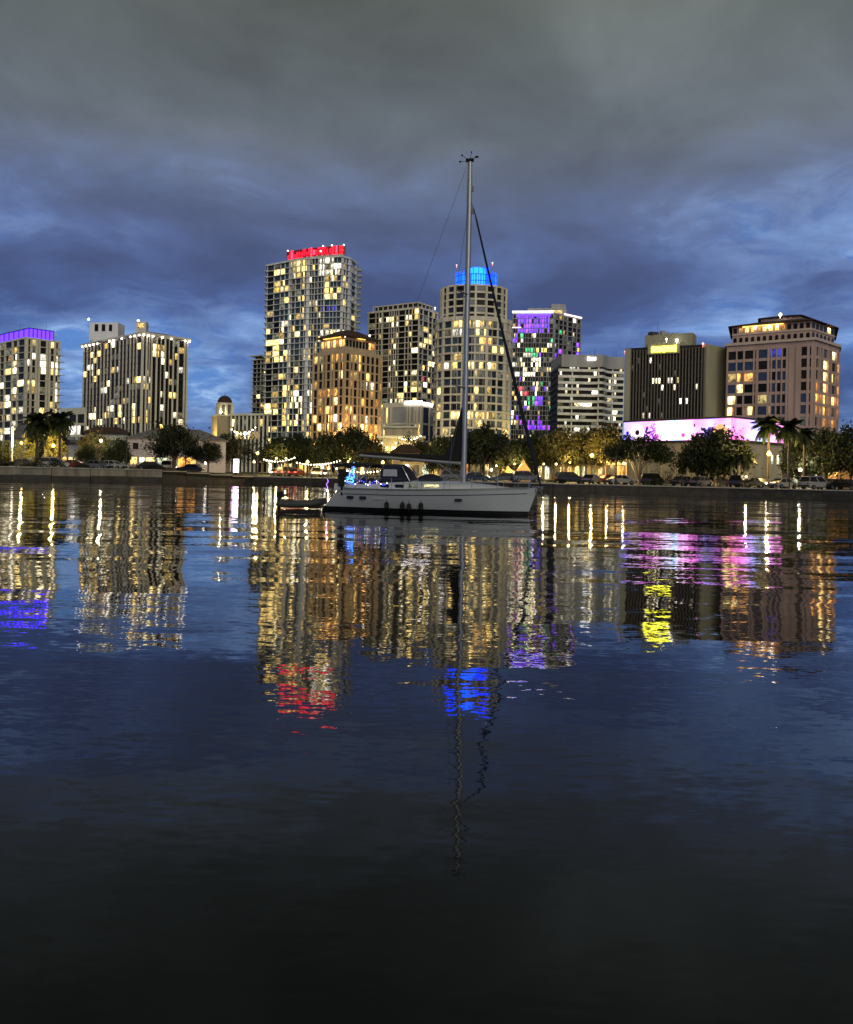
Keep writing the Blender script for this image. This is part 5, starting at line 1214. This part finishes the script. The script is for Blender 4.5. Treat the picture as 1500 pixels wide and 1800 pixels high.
def band(t0f, t1f, n, name, mat, bump=0.0, smooth=True, s0=0.0, s1=1.0):
    q = MB(); ss = [s for s in S if s0 <= s <= s1]
    for side in (-1, 1):
        rows = []
        for s in ss:
            t0, t1 = t0f(s), t1f(s); row = []
            for k in range(n + 1):
                x, y, z = hull_pt(s, t0 + (t1 - t0) * k / n, side); row.append((x, y + side * bump, z))
            rows.append(row)
        if side == -1: rows = rows[::-1]
        q.grid(rows)
    if t0f(0) <= .01 or name == 'hull':
        l_ = [hull_pt(0, t0f(0) + (t1f(0) - t0f(0)) * k / n, -1) for k in range(n + 1)]; r_ = [hull_pt(0, t0f(0) + (t1f(0) - t0f(0)) * k / n, 1) for k in range(n + 1)]
        q.grid([l_, r_])
    return q.build(name, M[mat], boat, smooth=smooth)
tz = lambda z: (lambda s: (z + .45) / (sheer(s) + .45))
hull = band(tz(.20), lambda s: 1.0, 6, 'hull', 'gelcoat')
band(lambda s: 0.0, tz(.20), 4, 'boot_stripe', 'boot')
band(lambda s: 1 - .31 / (sheer(s) + .45), lambda s: 1 - .265 / (sheer(s) + .45), 1, 'sheer_stripe', 'stripe', .008, s0=.07, s1=.965)
band(lambda s: 1 - .02, lambda s: 1.0 + .03, 1, 'toe_rail', 'alloy', .02, s0=.07, s1=.99)
# deck
q = MB(); rows = []
for s in S:
    a = hull_pt(s, .985, -1); c = hull_pt(s, .985, 1); rows.append([(a[0], a[1] + (c[1] - a[1]) * k / 6, a[2] + .07 * math.sin(PI * k / 6) * min(1, hb(s))) for k in range(7)])
q.grid(rows); q.build('deck', M['deck_white'], boat, smooth=True)
def X_(px): return (px - 575) / 365.0 * LN - 5.95
# cabin trunk: a long low wedge
q = MB(); rows = []
prof = [(X_(668), .30, 1.34), (X_(690), .36, 1.25), (X_(735), .44, 1.20), (X_(790), .40, 1.08), (X_(830), .30, .92), (X_(862), .18, .74), (X_(888), .05, .50), (X_(894), .0, .40)]
for x, h_, w_ in prof:
    s = (x + 5.95) / LN; z0 = sheer(s) + .03; rows.append([(x, -w_ - .10, z0 - .1), (x, -w_ - .04, z0 + h_ * .5), (x, -w_ + .08, z0 + h_ * .92), (x, -w_ * .5, z0 + h_ * 1.06), (x, 0, z0 + h_ * 1.12), (x, w_ * .5, z0 + h_ * 1.06), (x, w_ - .08, z0 + h_ * .92), (x, w_ + .04, z0 + h_ * .5), (x, w_ + .10, z0 - .1)])
q.grid(rows); q.add(rows[0], [tuple(range(9))]); cabin = q.build('cabin', M['gelcoat'], boat, smooth=True)
def cabin_y(x):
    for (xa, _, wa), (xb, _, wb) in zip(prof, prof[1:]):
        if xa <= x <= xb: return wa + (wb - wa) * (x - xa) / (xb - xa)
    return 1
winmat('lit_port', (1, .88, .45), (1, .80, .5), 1.2, 1.8); winmat('lit_port_dim', (.8, .8, .4), (.8, .85, .5), .25, .35)
def rport(name, mat, parent, x, y, z, w_, h_, ry=0):
    q = MB(); n = 5; pts = []
    for cx_, cz_, a0 in ((w_ / 2 - h_ * .4, h_ / 2 - h_ * .4, 0), (-w_ / 2 + h_ * .4, h_ / 2 - h_ * .4, PI / 2), (-w_ / 2 + h_ * .4, -h_ / 2 + h_ * .4, PI), (w_ / 2 - h_ * .4, -h_ / 2 + h_ * .4, 1.5 * PI)):
        for k in range(n): a = a0 + PI / 2 * k / (n - 1); pts.append((cx_ + h_ * .4 * math.cos(a), cz_ + h_ * .4 * math.sin(a)))
    k2 = len(pts); q.add([(px_, -.03, pz) for px_, pz in pts] + [(px_, .05, pz) for px_, pz in pts], [tuple(range(k2)), tuple(range(2 * k2 - 1, k2 - 1, -1))] + [(k, k2 + k, k2 + (k + 1) % k2, (k + 1) % k2) for k in range(k2)])
    return q.build(name, M[mat], parent, (x, y, z), ry)
for px, wd_, mt in ((690, .5, 'port_glass'), (715, .5, 'port_glass'), (738, .62, 'lit_port_dim'), (769, .80, 'lit_port')):
    x = X_(px); s = (x + 5.95) / LN
    for sd in (-1, 1): rport('cabin_port', mt if sd < 0 or 'lit' in mt else mt, boat, x, sd * (cabin_y(x) + .055), sheer(s) + .20, wd_, .17)
for px, wd_, hh in ((632, .40, .19), (655, .40, .19), (816, .40, .15)):
    x = X_(px); s = (x + 5.95) / LN
    for sd in (-1, 1):
        y = hull_pt(s, (.74 + .45) / (sheer(s) + .45), sd)[1]; rport('hull_port', 'port_glass', boat, x, y + sd * .01, .74, wd_, hh, (hull_pt(s + .02, .7, sd)[1] - hull_pt(s - .02, .7, sd)[1]) / (LN * .04))
x = X_(685); s = (x + 5.95) / LN; y = hull_pt(s, (.72 + .45) / (sheer(s) + .45), -1)[1]
for i in range(6): bx('name_letter', M['name_grey'], boat, (x - .28 + i * .115, y - .01, .73), (.075, .03, .13 if i % 3 else .16))
# coaming, cockpit, transom locker
q = MB()
for sd in (-1, 1): q.box((X_(641), sd * 1.28, 1.30), (2.5, .28, .34))
q.box((X_(608), 0, 1.18), (.5, 2.5, .30)); q.build('coaming', M['gelcoat'], boat)
q = MB(); q.box((X_(640), 0, 1.12), (2.3, 2.2, .06)); q.build('cockpit_floor', M['deck_white'], boat)
q = MB(); q.tube([(X_(628), 0, 1.12), (X_(628), 0, 2.0)], .07, 8); q.build('pedestal', M['steel'], boat)
q = MB(); q.tube([(X_(624), .42 * math.cos(k * PI / 10), 1.95 + .42 * math.sin(k * PI / 10)) for k in range(21)], .022, 5); q.build('steering_wheel', M['steel'], boat)
# dodger
q = MB(); rows = []
for x, w_, h_ in ((X_(680), 1.12, 1.02), (X_(684), 1.15, 1.12), (X_(712), 1.12, 1.10), (X_(722), 1.05, .78), (X_(732), 1.0, .18)):
    rows.append([(x, -w_, 1.42), (x, -w_ * .98, 1.42 + h_ * .75), (x, -w_ * .8, 1.42 + h_ * .97), (x, 0, 1.42 + h_ * 1.06), (x, w_ * .8, 1.42 + h_ * .97), (x, w_ * .98, 1.42 + h_ * .75), (x, w_, 1.42)])
q.grid(rows); dg = q.build('dodger', M['canvas_navy'], boat, smooth=True)
pmat('clear_vinyl', (.33, .34, .38), .15, .15, 2.0)
for sd in (-1, 1):
    q = MB(); q.add([(X_(685), sd * 1.165, 1.92), (X_(710), sd * 1.14, 1.92), (X_(709), sd * 1.125, 2.30), (X_(686), sd * 1.15, 2.30)], [(0, 1, 2, 3)]); q.build('window_panel', M['clear_vinyl'], dg)
q = MB()
for sd in (-1, 1):
    q.tube([(X_(676), sd * 1.2, 1.35), (X_(681), sd * 1.17, 2.2), (X_(684), sd * .95, 2.50)], .022, 6); q.tube([(X_(734), sd * 1.05, 1.5), (X_(724), sd * 1.1, 2.1), (X_(716), sd * .95, 2.48)], .03, 6)
q.build('dodger_frame', M['steel'], boat)
# covered life raft / sail bag on the coach roof
q = MB(); rows = []
for i, (k, h_) in enumerate(((0, .02), (.10, .34), (.3, .46), (.6, .48), (.85, .36), (1, .02))):
    x = X_(736) + (X_(781) - X_(736)) * k; rows.append([(x, .62 * math.cos(PI * (1 - j / 8)) * (.8 + .2 * min(1, h_ * 3)), 1.62 + h_ * math.sin(PI * j / 8)) for j in range(9)])
q.grid(rows); q.build('cover', M['canvas_navy'], boat, smooth=True)
# bimini
q = MB(); rows = []
for k in range(7):
    x = X_(596) + (X_(668) - X_(596)) * k / 6; zz = 2.58 + .10 * math.sin(PI * k / 6); rows.append([(x, y, zz - .10 * (y / 1.35) ** 2) for y in (-1.35, -1.0, -.5, 0, .5, 1.0, 1.35)] + [(x, y, zz - .12 - .14 * abs(y / 1.35) ** 2) for y in (1.35, .5, 0, -.5, -1.35)])
q.grid(rows, True); q.build('bimini', M['canvas_black'], boat, smooth=True)
q = MB()
for px in (600, 632, 664):
    q.tube([(X_(632) + (X_(px) - X_(632)) * .25, -1.5, 1.3), (X_(px), -1.34, 2.42), (X_(px), 0, 2.60), (X_(px), 1.34, 2.42), (X_(632) + (X_(px) - X_(632)) * .25, 1.5, 1.3)], .02, 6)
q.build('bimini_frame', M['steel'], boat)
# mast, boom, sail
mx = X_(815); MT = 19.15
mast_pts = [(mx, 0, 1.2), (mx, 0, 6), (mx + .0, 0, 12), (mx, 0, MT - 1.5), (mx, 0, MT)]
def oval(q, pts, ra, rb, seg=12):
    rows = []
    for i, p_ in enumerate(pts): k = ra[i] if isinstance(ra, list) else ra; k2 = rb[i] if isinstance(rb, list) else rb; rows.append([(p_[0] + k * math.cos(2 * PI * j / seg), p_[1] + k2 * math.sin(2 * PI * j / seg), p_[2]) for j in range(seg)])
    q.grid(rows, True); q.add(rows[-1], [tuple(range(seg))])
q = MB(); oval(q, mast_pts, [.155, .155, .15, .145, .11], [.11, .11, .105, .10, .08]); mast = q.build('mast', M['alloy'], boat, smooth=True)
q = MB()
for zz, w_ in ((6.8, 1.15), (11.9, .95)):
    for sd in (-1, 1): q.tube([(mx, sd * .08, zz), (mx - .42, sd * w_, zz + .06)], [.06, .03], 6)
q.build('spreader', M['alloy'], mast)
q = MB(); q.box((mx - .02, 0, MT + .06), (.42, .16, .16)); q.tube([(mx - .1, 0, MT + .1), (mx - .42, 0, MT + .32)], .015, 5); q.sphere((mx - .46, 0, MT + .36), .055, 8, 5); q.tube([(mx, 0, MT + .1), (mx + .05, 0, MT + .45)], .013, 5); q.sphere((mx + .06, 0, MT + .5), .045, 8, 5); q.tube([(mx + .1, 0, MT + .1), (mx + .33, 0, MT + .2)], .013, 5); q.sphere((mx + .36, 0, MT + .22), .085, 8, 5, (1.3, 1, .7)); q.tube([(mx - .2, 0, MT + .02), (mx - .55, 0, MT + .02)], .013, 5); q.sphere((mx - .56, 0, MT + .02), .06, 8, 5)
q.build('masthead_instruments', M['canvas_black'], mast)
q = MB(); q.box((mx + .16, 0, MT - 1.5), (.10, .12, .28)); q.box((mx + .18, 0, MT - 2.7), (.16, .14, .34)); q.build('mast_lamp', M['wire_grey'], mast)
bz0, bz1 = 2.72, 3.05; bx1 = X_(632)
q = MB(); q.tube([(mx - .2, 0, bz0), (bx1, 0, bz1)], [.105, .095], 10); boom = q.build('boom', M['alloy'], boat, smooth=True)
q = MB(); rows = []
for k in range(13):      # stowed mainsail in its cover: thin over the boom, climbing the mast
    s = k / 12; x = mx - .16 - (mx - bx1 - .4) * s; zb = bz0 + (bz1 - bz0) * s + .09; h_ = .10 + .22 * (1 - s) + (2.7 * max(0, 1 - s / .14) ** 1.0 if s < .14 else 0); w_ = .10 + .05 * (1 - s)
    rows.append([(x, -w_, zb), (x, -w_ * 1.1, zb + h_ * .35), (x, -w_ * .5, zb + h_ * .9), (x, 0, zb + h_), (x, w_ * .5, zb + h_ * .9), (x, w_ * 1.1, zb + h_ * .35), (x, w_, zb)])
q.grid(rows); q.build('sail_cover', M['canvas_black'], boat, smooth=True)
q = MB(); q.tube([(mx - .15, 0, 1.75), (mx - 1.5, 0, bz0 + .02)], .035, 6); q.build('boom_vang', M['wire_grey'], boat)
q = MB(); q.tube([(bx1 + .5, 0, bz1), (X_(668), 0, 1.6)], .02, 5); q.tube([(bx1 + .6, .06, bz1), (X_(670), .06, 1.6)], .02, 5); q.build('mainsheet', M['canvas_black'], boat)
# forestay with the rolled jib
fx0, fz0 = mx + .25, 16.6; fx1, fz1 = X_(944), 1.55
q = MB(); pts = []; rr = []
for k in range(23):
    s = k / 22; pts.append((fx0 + (fx1 - fx0) * s, 0, fz0 + (fz1 - fz0) * s - .25 * math.sin(PI * s))); rr.append(.018 if s < .02 else .045 + .055 * min(1, (s - .02) / .75) if s < .86 else .10 - .06 * (s - .86) / .14)
q.tube(pts, rr, 8); q.build('rolled_jib', M['canvas_navy'], boat, smooth=True)
q = MB(); q.tube([(mx + .12, 0, 16.9), (fx0, 0, fz0)], .02, 5); q.tube([(fx1, 0, fz1), (fx1 + .03, 0, 1.38)], [.11, .09], 10); q.build('furler', M['wire_grey'], boat)
q = MB(); q.tube([(mx - .1, 0, MT - .05), (X_(655), 0, 5.0)], .010, 4); q.tube([(X_(655), 0, 5.0), (X_(604), -1.2, 1.25)], .010, 4); q.tube([(X_(655), 0, 5.0), (X_(604), 1.2, 1.25)], .010, 4); q.build('backstay', M['wire_grey'], boat)
q = MB()
for sd in (-1, 1):
    q.tube([(mx, sd * .1, 16.8), (mx - .42, sd * .95, 11.96), (mx - .42, sd * 1.15, 6.86), (mx - .40, sd * 1.62, 1.3)], .010, 4); q.tube([(mx, sd * .1, 6.7), (mx - .75, sd * 1.58, 1.3)], .010, 4); q.tube([(mx, sd * .1, 11.8), (mx - .42, sd * 1.15, 6.86)], .008, 4)
q.build('shroud', M['wire_grey'], boat)
# rails and lifelines
def railpt(s, sd, z): x, y, zz = hull_pt(s, 1.0, sd); return (x, y * .95, zz + z)
st = MB(); st.tube([(0, 0, 0), (0, 0, .62)], .018, 6); SME = st.mesh('stanchion', M['steel'])
for sd in (-1, 1):
    for s in (.24, .36, .48, .60, .72, .83): p_ = railpt(s, sd, 0); obj('stanchion', SME, boat, p_)
    q = MB()
    for z in (.60, .34): q.tube([railpt(.14 + .75 * k / 16, sd, z - .015 * (k % 3)) for k in range(17)], .007, 4)
    q.build('lifeline', M['wire_grey'], boat)
q = MB(); q.tube([railpt(.90, -1, 0), railpt(.91, -1, .62), railpt(.985, -1, .66), (5.98, 0, 2.12), railpt(.985, 1, .66), railpt(.91, 1, .62), railpt(.90, 1, 0)], .02, 6); q.tube([railpt(.96, -1, 0), railpt(.965, -1, .64)], .02, 6); q.tube([railpt(.96, 1, 0), railpt(.965, 1, .64)], .02, 6); q.build('bow_rail', M['steel'], boat)
q = MB(); q.tube([railpt(.14, -1, .0), railpt(.14, -1, .62), railpt(.075, -1, .80), railpt(.075, 1, .80), railpt(.14, 1, .62), railpt(.14, 1, 0)], .02, 6); q.tube([railpt(.14, -1, .34), railpt(.075, -1, .5), railpt(.075, 1, .5), railpt(.14, 1, .34)], .016, 6)
for sd in (-1, 1): q.tube([railpt(.08, sd, .1), railpt(.075, sd, .8)], .02, 6)
q.build('stern_rail', M['steel'], boat)
q = MB(); q.box((5.86, 0, 1.50), (.5, .18, .10)); q.tube([(5.75, .0, 1.45), (6.1, 0, 1.30), (6.15, 0, 1.15)], .04, 6); q.tube([(6.12, -.18, 1.15), (6.2, 0, 1.05), (6.12, .18, 1.15)], [.02, .06, .02], 6); q.build('anchor', M['wire_grey'], boat)
q = MB(); q.tube([(5.8, -.1, 1.42), (5.95, -.14, .9), (6.25, -.35, -.05)], .022, 6); q.build('mooring_line', M['wire_grey'], boat)
# deck gear at the stern: grill, lifering, crew-less cushions
q = MB(); q.tube([(-.24, 0, 0), (.24, 0, 0)], .15, 10); q.tube([(0, 0, -.5), (0, 0, -.1)], .025, 6); q.build('grill', M['canvas_black'], boat, railpt(.085, -1, .85))
q = MB(); q.tube([(.24 * math.cos(2 * PI * k / 16), 0, .24 * math.sin(2 * PI * k / 16)) for k in range(17)], .06, 6); q.build('lifering', M['deck_white'], boat, railpt(.10, 1, .5))
for i, px in enumerate((652, 666)): q = MB(); q.sphere((0, 0, 0), .28, 8, 6, (1, .6, .9)); q.build('cushion', M['canvas_navy'], boat, (X_(px), -1.15, 1.58))
q = MB(); q.box((0, 0, .3), (.35, .3, .6)); q.box((0, 0, .75), (.3, .26, .34)); q.tube([(0, 0, 0), (0, 0, -.5)], [.07, .05], 6); q.build('outboard_on_rail', M['canvas_black'], boat, railpt(.06, -1, .25))
# hatch boxes and winches
for px, y in ((850, 0), (800, 0)): bx('hatch', M['port_glass'], boat, (X_(px), y, sheer(.7) + (.34 if px == 800 else .24)), (.55, .55, .05))
for px in (676, 664):
    for sd in (-1, 1): q = MB(); q.tube([(0, 0, 0), (0, 0, .12), (0, 0, .16)], [.09, .06, .08], 10); q.build('winch', M['steel'], boat, (X_(px), sd * 1.28, 1.48))

# things on the boat
fd = MB(); fd.tube([(0, 0, -.20), (0, 0, -.16), (0, 0, -.08), (0, 0, .10), (0, 0, .16), (0, 0, .20)], [.03, .10, .125, .125, .09, .03], 12); FM = fd.mesh('fender_body', M['canvas_black'], True)
R14 = boat.rotation_euler.to_matrix(); 
for i, (px, lb) in enumerate(((697, 'black fender, leftmost of four on the yacht side'), (724, 'black fender, second from the left on the yacht side'), (735, 'black fender hanging lowest, third on the yacht side'), (755, 'black fender, rightmost of four on the yacht side'))):
    x = X_(px); s = (x + 5.95) / LN; y = hull_pt(s, (.45 + .45) / (sheer(s) + .45), -1)[1] - .14
    w_ = boat.location + R14 @ Vector((x, y, .36 - (.06 if i == 2 else 0))); r = empty('fender', w_, boat.rotation_euler.z, lb, 'fender')
    obj('fender_body', FM, r, (0, 0, 0)); q = MB(); q.tube([(0, 0, .18), (0, .03, .8), (0, .12, 1.45)], .012, 5); q.build('rope', M['canvas_black'], r)
emat('led_cyan', (.04, .50, 1), 5); emat('led_blue', (.05, .08, 1), 5); emat('led_violet', (.40, .16, 1), 4); emat('led_white', (.8, .92, 1), 9)
w_ = boat.location + R14 @ Vector((X_(626), -1.05, 1.35)); r = empty('light_tree', w_, 0, 'cone of cyan and blue rope light standing in the yacht cockpit', 'light tree')
q = MB(); q.tube([(-.1, 0, 0), (.2, 0, 1.18)], .02, 5); q.build('pole', M['wire_grey'], r)
for j, (mt, ph) in enumerate((('led_cyan', 0), ('led_blue', 2.1))):
    q = MB(); q.tube([(.30 * k / 46 - .1 + (.34 * (1 - k / 50)) * math.cos(ph + k * .62) + random.gauss(0, .035), .30 * (1 - k / 50) * math.sin(ph + k * .62), .04 + 1.06 * k / 46 + random.gauss(0, .04)) for k in range(46)], .018, 5); q.build('rope_light', M[mt], r)
q = MB(); q.sphere((.21, 0, 1.22), .07, 8, 6); q.build('top_light', M['led_cyan'], r)
w_ = boat.location + R14 @ Vector((X_(588), -1.3, 1.1)); r = empty('courtesy_light', w_, 0, 'violet light string on the yacht stern rail', 'light')
q = MB(); q.tube([(0, 0, 0), (.05, 0, .15), (-.03, 0, .3), (.08, 0, .45), (.02, .0, .6)], .014, 5); q.build('rope_light', M['led_violet'], r); q = MB(); q.sphere((.03, 0, -.04), .045, 8, 5); q.build('bulb', M['led_white'], r)
w_ = boat.location + R14 @ Vector((X_(655), -1.44, 1.42)); r = empty('rail_lights', w_, boat.rotation_euler.z, 'string of small blue lights along the yacht cockpit coaming', 'string lights')
q = MB(); q.tube([(-1.2 + k * .12, 0, .12 + .10 * math.sin(k * .9)) for k in range(22)], .010, 4); q.build('wire', M['canvas_black'], r)
sb = MB(); sb.sphere((0, 0, 0), .028, 6, 4); SB = [sb.mesh('bulb', M['led_blue']), sb.mesh('bulb', M['led_violet']), sb.mesh('bulb', M['led_white'])]
for k in range(22): obj('bulb', SB[(k * 7) % 5 % 3 if k % 6 else 2], r, (-1.2 + k * .12, -.02, .12 + .10 * math.sin(k * .9)))

# inflatable dinghy astern
w_ = W(531, 897, 48.4); dz = empty('dinghy', (w_.x, 48.4, 0), math.radians(-6), 'grey inflatable dinghy with outboard trailing behind the yacht', 'dinghy')
q = MB()
path = [(-1.35, -.62, .24), (-.6, -.64, .24), (.3, -.62, .26), (.85, -.48, .32), (1.2, -.2, .42), (1.28, 0, .45), (1.2, .2, .42), (.85, .48, .32), (.3, .62, .26), (-.6, .64, .24), (-1.35, .62, .24)]
q.tube(path, [.10, .2, .2, .2, .19, .19, .19, .2, .2, .2, .10], 12); q.build('tube', M['hypalon'], dz, smooth=True)
q = MB(); q.prism([(-1.2, -.5), (.8, -.42), (1.1, 0), (.8, .42), (-1.2, .5)], .05, .12); q.build('floor', M['canvas_black'], dz)
bx('transom', M['hypalon'], dz, (-1.15, 0, .3), (.06, 1.0, .42)); bx('seat', M['hypalon'], dz, (-.1, 0, .42), (.28, 1.1, .05))
q = MB(); q.box((0, 0, .66), (.34, .26, .34)); q.box((-.02, 0, .44), (.2, .18, .2)); q.tube([(0, 0, .4), (-.05, 0, -.35)], [.08, .05], 8); q.tube([(.15, 0, .62), (.6, .05, .68)], .025, 6); q.build('outboard_motor', M['canvas_black'], dz, (-1.3, 0, .1))
q = MB(); q.tube([(1.25, 0, .4), (1.7, .1, .15), (2.3, .25, .7)], .012, 5); q.build('tow_line', M['canvas_black'], dz)
# mooring buoy
w_ = W(1090, 905, 45); r = empty('mooring_buoy', (w_.x, 45.5, 0), 0, 'small pale mooring buoy floating right of the bow', 'buoy')
q = MB(); q.sphere((0, 0, .02), .19, 12, 8); q.build('float', M['deck_white'], r, smooth=True); q = MB(); q.tube([(0, 0, .19), (0, 0, .32)], .03, 6); q.tube([(.07 * math.cos(2 * PI * k / 10), 0, .38 + .07 * math.sin(2 * PI * k / 10)) for k in range(11)], .014, 5); q.build('ring', M['steel'], r)
